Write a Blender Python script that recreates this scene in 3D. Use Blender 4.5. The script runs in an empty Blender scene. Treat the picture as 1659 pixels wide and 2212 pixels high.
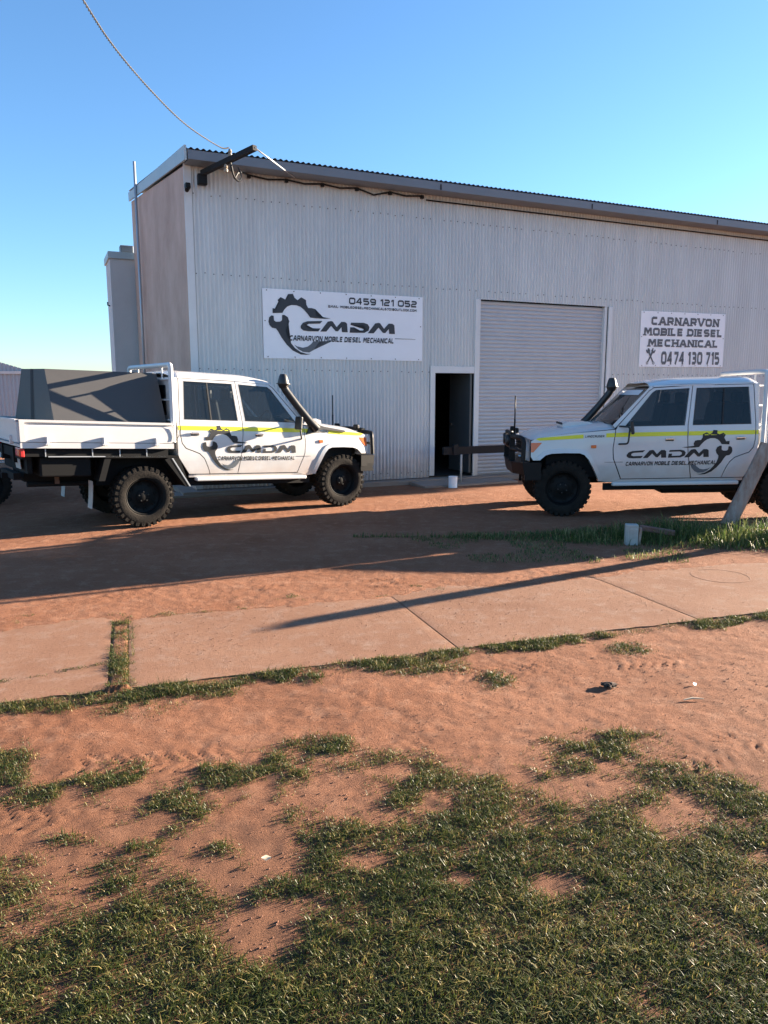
import bpy, bmesh, math, random
import numpy as np
from mathutils import Vector, Matrix, Euler

random.seed(7); RNG = np.random.default_rng(11)
S = bpy.context.scene
R = math.radians

# ------------------------------------------------------------------ camera, sky, sun, exposure
CAM_H = 1.84
cam_d = bpy.data.cameras.new("camera"); cam = bpy.data.objects.new("camera", cam_d)
S.collection.objects.link(cam); S.camera = cam
cam.location = (0, 0, CAM_H)
cam.rotation_euler = (R(90 - 9.17), 0, 0)
cam_d.sensor_fit = 'VERTICAL'; cam_d.sensor_height = 36
cam_d.lens = 36 * 1606 / 2212
cam_d.clip_start = .05; cam_d.clip_end = 3000

SUN_AZ, SUN_EL = 26.6, 11.0          # azimuth measured from +X towards +Y
sd = Vector((math.cos(R(SUN_EL)) * math.cos(R(SUN_AZ)), math.cos(R(SUN_EL)) * math.sin(R(SUN_AZ)), math.sin(R(SUN_EL))))
W = bpy.data.worlds.new("World"); S.world = W; W.use_nodes = True
wn = W.node_tree; sky = wn.nodes.new('ShaderNodeTexSky'); sky.sky_type = 'NISHITA'; sky.sun_disc = False
sky.sun_elevation = R(SUN_EL); sky.sun_rotation = R(90 - SUN_AZ)
sky.air_density = 1.0; sky.dust_density = 0.2; sky.ozone_density = 4.4; sky.altitude = 0
wn.links.new(sky.outputs[0], wn.nodes['Background'].inputs[0])
wn.nodes['Background'].inputs[1].default_value = .055
sl = bpy.data.lights.new("sun", 'SUN'); sl.energy = 5.0; sl.angle = R(.5); sl.color = (1, .84, .66)
so = bpy.data.objects.new("sun", sl); S.collection.objects.link(so)
so.rotation_euler = (-sd).to_track_quat('-Z', 'Y').to_euler(); so.location = sd * 60
S.view_settings.view_transform = 'Standard'; S.view_settings.look = 'None'
S.view_settings.exposure = 2.7; S.view_settings.gamma = 1

# ------------------------------------------------------------------ materials
def mat(name, col, rough=.6, metal=0., spec=.5, coat=0., var=0., vs=3., col2=None, bump=0., bs=40., stretch=None, trans=0.):
    m = bpy.data.materials.new(name); m.use_nodes = True
    nt = m.node_tree; b = nt.nodes['Principled BSDF']
    b.inputs['Base Color'].default_value = (*col, 1); b.inputs['Roughness'].default_value = rough
    b.inputs['Metallic'].default_value = metal; b.inputs['Specular IOR Level'].default_value = spec
    b.inputs['Coat Weight'].default_value = coat
    if var or bump:
        tc = nt.nodes.new('ShaderNodeTexCoord'); mp = nt.nodes.new('ShaderNodeMapping')
        nt.links.new(tc.outputs['Object'], mp.inputs[0])
        if stretch: mp.inputs['Scale'].default_value = stretch
    if var:
        n = nt.nodes.new('ShaderNodeTexNoise'); n.inputs['Scale'].default_value = vs; n.inputs['Detail'].default_value = 8
        n.inputs['Roughness'].default_value = .65
        nt.links.new(mp.outputs[0], n.inputs['Vector'])
        cr = nt.nodes.new('ShaderNodeValToRGB')
        cr.color_ramp.elements[0].position = .5 - .25; cr.color_ramp.elements[1].position = .5 + .25
        c2 = col2 or tuple(c * (1 - var) for c in col)
        cr.color_ramp.elements[0].color = (*c2, 1); cr.color_ramp.elements[1].color = (*col, 1)
        nt.links.new(n.outputs[0], cr.inputs[0]); nt.links.new(cr.outputs[0], b.inputs['Base Color'])
    if bump:
        n2 = nt.nodes.new('ShaderNodeTexNoise'); n2.inputs['Scale'].default_value = bs; n2.inputs['Detail'].default_value = 6
        nt.links.new(mp.outputs[0], n2.inputs['Vector'])
        bp = nt.nodes.new('ShaderNodeBump'); bp.inputs['Strength'].default_value = bump; bp.inputs['Distance'].default_value = .02
        nt.links.new(n2.outputs[0], bp.inputs['Height']); nt.links.new(bp.outputs[0], b.inputs['Normal'])
    return m

M = dict(
    paint=mat('white_paint', (.64, .635, .625), .26, coat=.6, var=.1, vs=2.2, col2=(.60, .575, .55)),
    hoop=mat('white_powdercoat', (.58, .58, .57), .4),
    trayw=mat('white_alloy', (.58, .56, .55), .42, var=.08, vs=4),
    glass=mat('tinted_glass', (.018, .022, .026), .04, spec=.6),
    dark=mat('dark_underbody', (.007, .007, .0075), .8, spec=.2),
    black=mat('black_plastic', (.014, .014, .015), .42, var=.3, vs=14, col2=(.022, .020, .018)),
    bsteel=mat('black_steel', (.005, .005, .006), .5, spec=.25),
    rubber=mat('rubber_seal', (.02, .02, .022), .7),
    tyre=mat('dusty_tyre', (.026, .021, .017), .9, spec=.15, var=.5, vs=9, col2=(.009, .0085, .008), bump=.3, bs=60),
    rim=mat('black_rim', (.004, .004, .0042), .6, spec=.2),
    chrome=mat('chrome', (.75, .75, .75), .2, metal=1),
    yellow=mat('yellow_tape', (.78, .72, .03), .35),
    orange=mat('orange_lens', (.75, .16, .04), .2, spec=.6),
    red=mat('red_lens', (.45, .03, .03), .25),
    clear=mat('clear_lens', (.55, .57, .6), .12, spec=.7),
    vinyl=mat('charcoal_vinyl', (.010, .0115, .014), .5),
    vgrey=mat('grey_vinyl', (.10, .115, .13), .5),
    plate=mat('plate', (.5, .5, .46), .5, var=.5, vs=60),
    flapw=mat('white_flap', (.5, .49, .47), .6, var=.3, vs=20),
    canopy=mat('grey_canopy', (.058, .055, .054), .55, var=.12, vs=2),
    iron=mat('galvanised_wall', (.60, .625, .63), .34, metal=.0, spec=.6, var=.2, vs=1.6, col2=(.47, .485, .49), stretch=(1.6, 1.6, .25)),
    ironroof=mat('galvanised_roof', (.36, .37, .39), .5, var=.2, vs=2),
    screw=mat('screw_heads', (.06, .06, .065), .7),
    trim=mat('pale_trim', (.62, .65, .66), .5, var=.1, vs=3),
    fascia=mat('blue_grey_fascia', (.42, .50, .52), .5, var=.15, vs=2),
    sidew=mat('stained_sheet', (.66, .44, .34), .75, var=.3, vs=.8, col2=(.42, .24, .17), bump=.1),
    annex=mat('pale_annex', (.60, .57, .55), .75, var=.15, vs=1.2),
    slat=mat('roller_slats', (.42, .45, .485), .42, var=.08, vs=2),
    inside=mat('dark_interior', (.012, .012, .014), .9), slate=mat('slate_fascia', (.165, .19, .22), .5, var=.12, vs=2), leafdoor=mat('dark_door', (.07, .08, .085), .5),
    sign=mat('white_sign', (.80, .83, .87), .45, var=.06, vs=2),
    sgrey=mat('sign_ink', (.026, .031, .040), .5),
    sgrey2=mat('faded_ink', (.11, .12, .14), .55, var=.3, vs=9),
    timber=mat('weathered_timber', (.40, .33, .28), .9, var=.5, vs=5, col2=(.22, .11, .065), stretch=(3, 3, .7), bump=.5, bs=25),
    darkwood=mat('dark_timber', (.007, .007, .008), .85, var=.3, vs=8),
    conc=mat('old_concrete', (.30, .24, .205), .9, var=.3, vs=2.5, col2=(.24, .165, .125), bump=.3, bs=60),
    metalgrey=mat('grey_pipe', (.42, .44, .46), .4, metal=.3),
    cable=mat('grey_cable', (.03, .028, .027), .7),
    stone=mat('gravel_stones', (.25, .125, .075), .9, var=.6, vs=30, col2=(.14, .06, .035)),
    leaf=mat('dry_leaf', (.62, .48, .32), .8),
    rag=mat('dark_clod', (.06, .038, .026), .95),
    meter=mat('meter_box', (.42, .41, .38), .7, var=.25, vs=9),
)

def dusty(m, z0, z1, col, amt):
    nt = m.node_tree; b = nt.nodes['Principled BSDF']; L = nt.links.new; src = b.inputs['Base Color'].links[0].from_socket
    tc = nt.nodes.new('ShaderNodeTexCoord'); sp = nt.nodes.new('ShaderNodeSeparateXYZ'); L(tc.outputs['Object'], sp.inputs[0])
    n = nt.nodes.new('ShaderNodeTexNoise'); n.inputs['Scale'].default_value = 5; n.inputs['Detail'].default_value = 9; L(tc.outputs['Object'], n.inputs['Vector'])
    ma = nt.nodes.new('ShaderNodeMath'); ma.operation = 'MULTIPLY_ADD'; ma.inputs[1].default_value = (z1 - z0) * 1.4; L(n.outputs[0], ma.inputs[0]); L(sp.outputs[2], ma.inputs[2])
    r = nt.nodes.new('ShaderNodeMapRange'); r.inputs[1].default_value = z1 + (z1 - z0) * .7; r.inputs[2].default_value = z0 + (z1 - z0) * .7; r.inputs[4].default_value = amt; L(ma.outputs[0], r.inputs[0])
    x = nt.nodes.new('ShaderNodeMix'); x.data_type = 'RGBA'; L(r.outputs[0], x.inputs[0]); L(src, x.inputs[6]); x.inputs[7].default_value = (*col, 1); L(x.outputs[2], b.inputs['Base Color'])
def tint(m, col):
    nt = m.node_tree; b = nt.nodes['Principled BSDF']; o = nt.nodes['Material Output']; t = nt.nodes.new('ShaderNodeBsdfTransparent'); t.inputs[0].default_value = (*col, 1)
    x = nt.nodes.new('ShaderNodeMixShader'); x.inputs[0].default_value = .62; nt.links.new(t.outputs[0], x.inputs[1]); nt.links.new(b.outputs[0], x.inputs[2]); nt.links.new(x.outputs[0], o.inputs[0])
tint(M['glass'], (.50, .54, .56))
dusty(M['paint'], .58, .86, (.42, .27, .18), .45)
dusty(M['iron'], .1, .75, (.33, .19, .12), .55)
dusty(M['trim'], .1, .6, (.33, .19, .12), .4)
dusty(M['slat'], .05, .6, (.33, .19, .12), .3)
for k_, bs_, st_ in (('glass', 2.2, .04), ('paint', 3.5, .03)):
    nt_ = M[k_].node_tree; tc_ = nt_.nodes.new('ShaderNodeTexCoord'); n_ = nt_.nodes.new('ShaderNodeTexNoise'); n_.inputs['Scale'].default_value = bs_; n_.inputs['Detail'].default_value = 1
    nt_.links.new(tc_.outputs['Object'], n_.inputs['Vector']); bp_ = nt_.nodes.new('ShaderNodeBump'); bp_.inputs['Strength'].default_value = st_ * 4; bp_.inputs['Distance'].default_value = .03
    nt_.links.new(n_.outputs[0], bp_.inputs['Height']); nt_.links.new(bp_.outputs[0], nt_.nodes['Principled BSDF'].inputs['Normal'])

# ------------------------------------------------------------------ mesh helpers
def link(name, me, parent=None):
    o = bpy.data.objects.new(name, me); S.collection.objects.link(o)
    if parent is not None: o.parent = parent
    return o
def tag(o, label=None, cat=None, group=None, kind=None):
    if label: o['label'] = label
    if cat: o['category'] = cat
    if group: o['group'] = group
    if kind: o['kind'] = kind
    return o
def empty(name, loc, rz=0., label=None, cat=None, group=None):
    o = bpy.data.objects.new(name, None); S.collection.objects.link(o)
    o.location = loc; o.rotation_euler = (0, 0, rz); o.empty_display_size = .2
    return tag(o, label, cat, group)

def fillet(pts, r=.05, n=4):
    pts = [Vector(p) for p in pts]; out = [pts[0]]
    for a, b, c in zip(pts, pts[1:], pts[2:]):
        d1, d2 = a - b, c - b; q = min(r, d1.length * .49, d2.length * .49)
        p1, p2 = b + d1.normalized() * q, b + d2.normalized() * q
        for i in range(n + 1):
            t = i / n; out.append((1 - t) ** 2 * p1 + 2 * t * (1 - t) * b + t * t * p2)
    out.append(pts[-1]); return out

class MB:
    def __init__(s, xf=None): s.v = []; s.f = []; s.m = []; s.sm = []; s.xf = xf
    def add(s, vs, fs, mi=0, sm=False):
        o = len(s.v); s.v += [tuple(v) for v in vs]
        s.f += [[i + o for i in f] for f in fs]; s.m += [mi] * len(fs); s.sm += [sm] * len(fs); return s
    def box(s, c, d, rot=None, mi=0, bev=0.):
        x, y, z = [q / 2 for q in d]
        if bev:
            b = min(bev, x * .9, y * .9, z * .9); bm = bmesh.new()
            bmesh.ops.create_cube(bm, size=1); bmesh.ops.scale(bm, vec=d, verts=bm.verts)
            bmesh.ops.bevel(bm, geom=bm.edges[:], offset=b, segments=2, profile=.5, affect='EDGES')
            bm.verts.index_update(); vs = [v.co.copy() for v in bm.verts]; fs = [[v.index for v in f.verts] for f in bm.faces]; bm.free()
        else:
            vs = [Vector((i * x, j * y, k * z)) for i in (-1, 1) for j in (-1, 1) for k in (-1, 1)]
            fs = [(0, 1, 3, 2), (4, 6, 7, 5), (0, 4, 5, 1), (2, 3, 7, 6), (0, 2, 6, 4), (1, 5, 7, 3)]
        if rot is not None:
            q = Euler(rot).to_matrix() if not isinstance(rot, Matrix) else rot; vs = [q @ v for v in vs]
        return s.add([v + Vector(c) for v in vs], fs, mi)
    def tube(s, pts, r, n=10, mi=0, sq=1., closed=False):
        pts = [Vector(p) for p in pts]; N = len(pts); vs = []
        t0 = (pts[1] - pts[0]).normalized(); up = Vector((0, 0, 1)) if abs(t0.z) < .9 else Vector((1, 0, 0))
        a = t0.cross(up).normalized()
        for i, p in enumerate(pts):
            t = (pts[min(i + 1, N - 1)] - pts[max(i - 1, 0)]).normalized()
            a = (a - t * a.dot(t)).normalized(); b = t.cross(a)
            rr = r[i] if isinstance(r, (list, tuple)) else r
            vs += [p + (a * math.cos(2 * math.pi * k / n) + b * math.sin(2 * math.pi * k / n) * sq) * rr for k in range(n)]
        fs = [(i * n + k, i * n + (k + 1) % n, (i + 1) * n + (k + 1) % n, (i + 1) * n + k) for i in range(N - 1) for k in range(n)]
        s.add(vs, fs, mi, True)
        s.add([vs[k] for k in range(n)], [tuple(range(n))[::-1]], mi); s.add([vs[(N - 1) * n + k] for k in range(n)], [tuple(range(n))], mi)
        return s
    def lathe(s, prof, n=32, axis='y', c=(0, 0, 0), mi=0, sm=True):
        vs = []; c = Vector(c)
        for k in range(n):
            a = 2 * math.pi * k / n; ca, sa = math.cos(a), math.sin(a)
            for r, h in prof:
                p = {'y': (r * ca, h, r * sa), 'z': (r * ca, r * sa, h), 'x': (h, r * ca, r * sa)}[axis]
                vs.append(Vector(p) + c)
        P = len(prof)
        fs = [(k * P + i, ((k + 1) % n) * P + i, ((k + 1) % n) * P + i + 1, k * P + i + 1) for k in range(n) for i in range(P - 1)]
        return s.add(vs, fs, mi, sm)
    def grid(s, fn, nu, nv, mi=0, sm=True):
        vs = [fn(i / nu, j / nv) for i in range(nu + 1) for j in range(nv + 1)]
        fs = [(i * (nv + 1) + j, (i + 1) * (nv + 1) + j, (i + 1) * (nv + 1) + j + 1, i * (nv + 1) + j + 1) for i in range(nu) for j in range(nv)]
        return s.add(vs, fs, mi, sm)
    def prism(s, poly, fn0, fn1, mi=0):
        n = len(poly); vs = [fn0(*p) for p in poly] + [fn1(*p) for p in poly]
        fs = [tuple(range(n))[::-1], tuple(range(n, 2 * n))] + [(i, (i + 1) % n, n + (i + 1) % n, n + i) for i in range(n)]
        return s.add(vs, fs, mi)
    def bm(s, bm, mi=0, sm=True):
        bm.verts.index_update(); return s.add([v.co.copy() for v in bm.verts], [[v.index for v in f.verts] for f in bm.faces], mi, sm)
    def build(s, name, mats, parent=None, fixn=True):
        vs = s.v if s.xf is None else [s.xf(*v) for v in s.v]
        me = bpy.data.meshes.new(name); me.from_pydata(vs, [], s.f)
        for m in (mats if isinstance(mats, (list, tuple)) else [mats]): me.materials.append(m)
        me.polygons.foreach_set('material_index', s.m); me.polygons.foreach_set('use_smooth', s.sm)
        if fixn:
            b = bmesh.new(); b.from_mesh(me); bmesh.ops.remove_doubles(b, verts=b.verts, dist=1e-5)
            bmesh.ops.recalc_face_normals(b, faces=b.faces)
            for e in b.edges:
                if len(e.link_faces) == 2 and e.calc_face_angle(0) > .6: e.smooth = False
            b.to_mesh(me); b.free()
        me.update(); return link(name, me, parent)

def panel(poly, zc=(), xc=()):
    """flat (x, z) outline cut into strips so that it can follow a curved surface"""
    b = bmesh.new(); b.faces.new([b.verts.new((x, 0, z)) for x, z in poly])
    for z in zc: bmesh.ops.bisect_plane(b, geom=b.verts[:] + b.edges[:] + b.faces[:], plane_co=(0, 0, z), plane_no=(0, 0, 1), dist=1e-5)
    for x in xc: bmesh.ops.bisect_plane(b, geom=b.verts[:] + b.edges[:] + b.faces[:], plane_co=(x, 0, 0), plane_no=(1, 0, 0), dist=1e-5)
    bmesh.ops.triangulate(b, faces=[f for f in b.faces if len(f.verts) > 4])
    return b
def panels(polys, zc=(), xc=()):
    b = bmesh.new()
    for p in polys:
        q = panel(p, zc, xc); mp = {v: b.verts.new(v.co) for v in q.verts}
        for f in q.faces: b.faces.new([mp[v] for v in f.verts])
        q.free()
    return b

# ------------------------------------------------------------------ noise
def vnoise(x, y, sd=0):
    xi, yi = np.floor(x).astype(np.int64), np.floor(y).astype(np.int64); xf, yf = x - xi, y - yi
    def h(a, b):
        n = (a * 374761393 + b * 668265263 + sd * 974634777) & 0x7fffffff
        n = ((n ^ (n >> 13)) * 1274126177) & 0x7fffffff
        return ((n ^ (n >> 16)) & 0xffff) / 65535.
    u, v = xf * xf * (3 - 2 * xf), yf * yf * (3 - 2 * yf)
    return (h(xi, yi) * (1 - u) + h(xi + 1, yi) * u) * (1 - v) + (h(xi, yi + 1) * (1 - u) + h(xi + 1, yi + 1) * u) * v
def fbm(x, y, sd=0, o=4):
    x = np.asarray(x, float); y = np.asarray(y, float); t = 0; a = .5
    for k in range(o): t = t + a * vnoise(x * 2 ** k + 31.7 * k, y * 2 ** k - 17.3 * k, sd + k); a *= .5
    return t
def sstep(a, b, x): t = np.clip((x - a) / (b - a), 0, 1); return t * t * (3 - 2 * t)

def ground_at(px, py):
    """ground point under a place in the photograph (its 1659 x 2212 view); used to lay out what lies on the ground"""
    f = 1606.; th = R(9.17); a, b = (px - 829.5) / f, -(py - 1106) / f
    t = -CAM_H / (-math.sin(th) + b * math.cos(th))
    return np.array([a * t, (math.cos(th) + b * math.sin(th)) * t])

# ------------------------------------------------------------------ ground
PA = np.array([-2.28, 4.19]); PD = np.array([math.cos(R(18.7)), math.sin(R(18.7))]); PN = np.array([-PD[1], PD[0]]); PW = 1.62
def path_uv(x, y): return (x - PA[0]) * PD[0] + (y - PA[1]) * PD[1], (x - PA[0]) * PN[0] + (y - PA[1]) * PN[1]
def track(x, y, p0, p1, w, per, bend=0.):
    p0 = np.array(p0); p1 = np.array(p1); L = np.linalg.norm(p1 - p0); d = (p1 - p0) / L
    s = (x - p0[0]) * d[0] + (y - p0[1]) * d[1]; c = -(x - p0[0]) * d[1] + (y - p0[1]) * d[0] - bend * (s / L) * (1 - s / L) * 4
    m = sstep(w / 2 + .02, w / 2 - .02, np.abs(c)) * sstep(-.2, .3, s) * sstep(L + .2, L - .3, s)
    return m * np.sign(np.sin(2 * math.pi * (s + np.abs(c) * .9) / per)) * .5 * (np.abs(c) > .015)
TRACKS = [((-3.3, 6.25), (3.6, 7.55), .24, .075, .22), ((-2.5, 6.75), (3.2, 7.1), .22, .07, -.1), ((-.6, 4.35), (3.4, 5.1), .24, .08, .12),
          ((-2.2, 3.35), (3.2, 3.75), .22, .085, .1), ((-1.9, 3.0), (.6, 3.0), .22, .08, -.05), ((.9, 3.1), (3.5, 4.4), .24, .08, .1), ((-6, 8.4), (7, 9.9), .26, .09, .3), ((-2, 12.4), (5, 13.2), .25, .09, 0)]
def ground_z(x, y):
    u, v = path_uv(x, y)
    near = sstep(16, 12, y) * sstep(9, 7, np.abs(x))
    h = (fbm(x * 1.1, y * 1.1, 3) - .47) * .022 + (fbm(x * 7, y * 7, 9) - .47) * .007 + (fbm(x * 22, y * 22, 17, 2) - .38) * .011
    for t in TRACKS: h = h + track(x, y, *t) * (.0085 * sstep(.40, .60, fbm(x * 1.7, y * 1.7, 81)))
    ve = v + (fbm(u * 2.2, v * 2.2, 61) - .47) * .55 + (fbm(u * 11, v * 11, 62) - .47) * .12
    onp = sstep(-.03, .03, v) * sstep(PW - .12, PW - .38, ve)
    h = h * (1 - .85 * onp) + .006 * sstep(-.16, -.02, v) * sstep(.02, .0, v) - .026 * sstep(.005, .03, v) * sstep(PW - .14, PW - .26, ve) + .008 * (v > .3) * sstep(PW - .3, PW - .1, ve) * sstep(PW + .8, PW + .2, v)
    gapm = sstep(.56, .60, u) * sstep(.75, .71, u) * (v > -.02) * sstep(PW + .1, PW - .2, v)
    h = h + gapm * .036 * sstep(PW - .14, PW - .26, ve)
    return h * near
def axis(lo, hi, step, far):
    a = list(np.arange(lo, hi, step)); s = step; p = a[0]; L = []
    while p > -far: s *= 1.3; p -= s; L.append(p)
    s = step; q = a[-1]; H = []
    while q < far: s *= 1.3; q += s; H.append(q)
    return np.array(L[::-1] + a + H)
gx = axis(-4.6, 5.6, .024, 1500); gy1 = np.arange(1.6, 8.6, .022); gy2 = np.arange(8.6, 15, .05)
s_ = .05; q_ = 15.; ff = []
while q_ < 1500: s_ *= 1.3; q_ += s_; ff.append(q_)
s_ = .022; q_ = 1.6; bb = []
while q_ > -300: s_ *= 1.3; q_ -= s_; bb.append(q_)
gy = np.array(bb[::-1] + list(gy1) + list(gy2) + ff)
X, Y = np.meshgrid(gx, gy); Z = ground_z(X, Y)
def np_mesh(name, co, faces4, mats, parent=None, smooth=False):
    me = bpy.data.meshes.new(name); me.vertices.add(len(co)); me.vertices.foreach_set('co', np.ascontiguousarray(co, np.float32).ravel())
    k = faces4.shape[1]; n = len(faces4); me.loops.add(n * k); me.loops.foreach_set('vertex_index', faces4.astype(np.int32).ravel())
    me.polygons.add(n); me.polygons.foreach_set('loop_start', np.arange(n, dtype=np.int32) * k)
    me.polygons.foreach_set('use_smooth', np.full(n, smooth)); me.materials.append(mats); me.update(calc_edges=True)
    return link(name, me, parent)
nx = len(gx); ny = len(gy); I, J = np.meshgrid(np.arange(nx - 1), np.arange(ny - 1)); b0 = (J * nx + I).ravel()

def ground_material(name, cols, grain=1., patch=None):
    m = bpy.data.materials.new(name); m.use_nodes = True; nt = m.node_tree; b = nt.nodes['Principled BSDF']; L = nt.links.new
    b.inputs['Roughness'].default_value = .95; b.inputs['Specular IOR Level'].default_value = .15
    tc = nt.nodes.new('ShaderNodeTexCoord')
    def noise(sc, d=8, r=.6):
        n = nt.nodes.new('ShaderNodeTexNoise'); n.inputs['Scale'].default_value = sc; n.inputs['Detail'].default_value = d; n.inputs['Roughness'].default_value = r
        L(tc.outputs['Object'], n.inputs['Vector']); return n.outputs[0]
    def mix(a, bcol, f, mode='MIX'):
        x = nt.nodes.new('ShaderNodeMix'); x.data_type = 'RGBA'; x.blend_type = mode
        for i, q in ((6, a), (7, bcol)):
            if isinstance(q, tuple): x.inputs[i].default_value = (*q, 1)
            else: L(q, x.inputs[i])
        if isinstance(f, float): x.inputs[0].default_value = f
        else: L(f, x.inputs[0])
        return x.outputs[2]
    def ramp(s, a, c):
        r = nt.nodes.new('ShaderNodeMapRange'); r.inputs[1].default_value = a; r.inputs[2].default_value = c; L(s, r.inputs[0]); return r.outputs[0]
    c = mix(cols[0], cols[1], ramp(noise(.9, 6), .35, .65)); c = mix(c, cols[2], ramp(noise(6, 8, .7), .5, .72)); c = mix(c, cols[3], ramp(noise(55, 4), .52, .75))
    if patch:   # soil colour turns darker towards the near edge, broken up by noise
        sp = nt.nodes.new('ShaderNodeSeparateXYZ'); L(tc.outputs['Object'], sp.inputs[0]); ma = nt.nodes.new('ShaderNodeMath'); ma.operation = 'MULTIPLY_ADD'; ma.inputs[1].default_value = 1.4
        L(noise(1.6, 7), ma.inputs[0]); L(sp.outputs[1], ma.inputs[2]); c = mix(c, patch, ramp(ma.outputs[0], 4.5, 2.9))
    L(c, b.inputs['Base Color'])
    bp = nt.nodes.new('ShaderNodeBump'); bp.inputs['Strength'].default_value = 1.0 * grain; bp.inputs['Distance'].default_value = .018
    ad = nt.nodes.new('ShaderNodeMath'); L(noise(55, 9, .8), ad.inputs[0]); L(noise(170, 5, .75), ad.inputs[1]); L(ad.outputs[0], bp.inputs['Height']); L(bp.outputs[0], b.inputs['Normal'])
    return m
M['dirt'] = ground_material('red_dirt', [(.335, .155, .088), (.26, .110, .058), (.40, .21, .130), (.15, .060, .033)], 1., (.235, .112, .064))
M['pathc'] = ground_material('dusty_concrete', [(.275, .150, .094), (.225, .115, .070), (.285, .188, .138), (.17, .082, .050)], .4)
g = np_mesh('ground', np.stack([X, Y, Z], -1).reshape(-1, 3), np.stack([b0, b0 + 1, b0 + nx + 1, b0 + nx], -1), M['dirt'], smooth=True)
tag(g, kind='structure')

# footpath: cast concrete bays with joints, one weedy gap
def path_pt(u, v, z=0.): return Vector((PA[0] + PD[0] * u + PN[0] * v, PA[1] + PD[1] * u + PN[1] * v, z))
JOINTS = [-7.2, -4.8, -2.4, .50, .72, 2.98, 5.12, 7.5, 9.9, 12.3, 14.7]
mb = MB(); bays = [(-7.2, -4.8), (-4.8, -2.4), (-2.4, .595), (.715, 2.98), (2.98, 5.12), (5.12, 7.5), (7.5, 9.9), (9.9, 12.3), (12.3, 14.7)]
for i, (a, c) in enumerate(bays):
    a += .004; c -= .004; zt = .010 + .002 * ((i * 7) % 3)
    nu = max(6, int((c - a) / .05)); eg = lambda u: .012 * math.sin(u * 9.1) * math.sin(u * 3.3) + .010 * math.sin(u * 23 + 1) * math.sin(u * 5.1)
    ed = lambda u: PW + (.05 * math.sin(u * 2.3) + .04 * math.sin(u * 5.7))
    def top(s, t, a=a, c=c, zt=zt):
        u = a + (c - a) * s; e = min(1, min(s, 1 - s) * (c - a) / .02); return path_pt(u, eg(u) * (1 - t) + ed(u) * t, zt - .003 * (1 - e) - (.012 * max(0, (t - .86) / .14)))
    mb.grid(top, nu, 16)
    mb.add([path_pt(a + (c - a) * k / nu, eg(a + (c - a) * k / nu), zt - .002) for k in range(nu + 1)] + [path_pt(a + (c - a) * k / nu, eg(a + (c - a) * k / nu) - .004, -.06) for k in range(nu + 1)], [(k, k + 1, k + nu + 2, k + nu + 1) for k in range(nu)])
    for e in (a, c): mb.add([path_pt(e, 0, zt - .004), path_pt(e, PW, zt - .02), path_pt(e, PW, -.06), path_pt(e, 0, -.06)], [(0, 1, 2, 3)])
mb.add([path_pt(-7.2, .01, .002), path_pt(.57, .01, .002), path_pt(.57, PW - .1, .002), path_pt(-7.2, PW - .1, .002)], [(0, 1, 2, 3)]); mb.add([path_pt(.74, .01, .002), path_pt(14.7, .01, .002), path_pt(14.7, PW - .1, .002), path_pt(.74, PW - .1, .002)], [(0, 1, 2, 3)])
tag(mb.build('footpath', M['pathc']), kind='structure')

# gravel grains lying loose on the dirt
def scatter_stones():
    n = 60000; x = RNG.uniform(-4, 5, n); y = 2.2 + 7.5 * RNG.random(n) ** 1.3
    k = fbm(x * 1.3, y * 1.3, 5) > RNG.uniform(.3, .62, n); x, y = x[k], y[k]; n = len(x); r = .0014 + .0042 * RNG.random(n) ** 5
    u, v = path_uv(x, y); onp = (v > 0) & (v < PW); z = np.where(onp, .012, ground_z(x, y)) + r * .3
    base = np.array([[1, 0, 0], [0, 1, 0], [-1, 0, 0], [0, -1, 0], [0, 0, 1], [0, 0, -1]], float)
    co = base[None] * (r[:, None, None] * RNG.uniform(.7, 1.4, (n, 6, 1))) * np.array([1, 1, .7]) + np.stack([x, y, z], -1)[:, None]
    fs = np.array([[0, 1, 4], [1, 2, 4], [2, 3, 4], [3, 0, 4], [1, 0, 5], [2, 1, 5], [3, 2, 5], [0, 3, 5]])
    return np_mesh('gravel', co.reshape(-1, 3), (fs[None] + 6 * np.arange(n)[:, None, None]).reshape(-1, 3), M['stone'])
tag(scatter_stones(), 'loose small stones scattered over the red dirt and path', 'gravel', kind='stuff')

# ------------------------------------------------------------------ grass
def grass_mat(name, c1, c2, c3):
    m = bpy.data.materials.new(name); m.use_nodes = True; nt = m.node_tree; L = nt.links.new
    b = nt.nodes['Principled BSDF']; out = nt.nodes['Material Output']
    at = nt.nodes.new('ShaderNodeAttribute'); at.attribute_name = 'tone'
    cr = nt.nodes.new('ShaderNodeValToRGB'); e = cr.color_ramp.elements; e[0].color = (*c1, 1); e[1].color = (*c3, 1); e.new(.6).color = (*c2, 1)
    L(at.outputs['Fac'], cr.inputs[0]); L(cr.outputs[0], b.inputs['Base Color']); b.inputs['Roughness'].default_value = .5; b.inputs['Specular IOR Level'].default_value = .35
    t = nt.nodes.new('ShaderNodeBsdfTranslucent'); L(cr.outputs[0], t.inputs[0]); mx = nt.nodes.new('ShaderNodeMixShader'); mx.inputs[0].default_value = .35
    L(b.outputs[0], mx.inputs[1]); L(t.outputs[0], mx.inputs[2]); L(mx.outputs[0], out.inputs[0]); return m
M['grass'] = grass_mat('lawn_blades', (.024, .040, .007), (.066, .082, .014), (.33, .25, .09))
M['weed'] = grass_mat('weed_blades', (.030, .058, .012), (.080, .12, .026), (.36, .32, .13))
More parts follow.
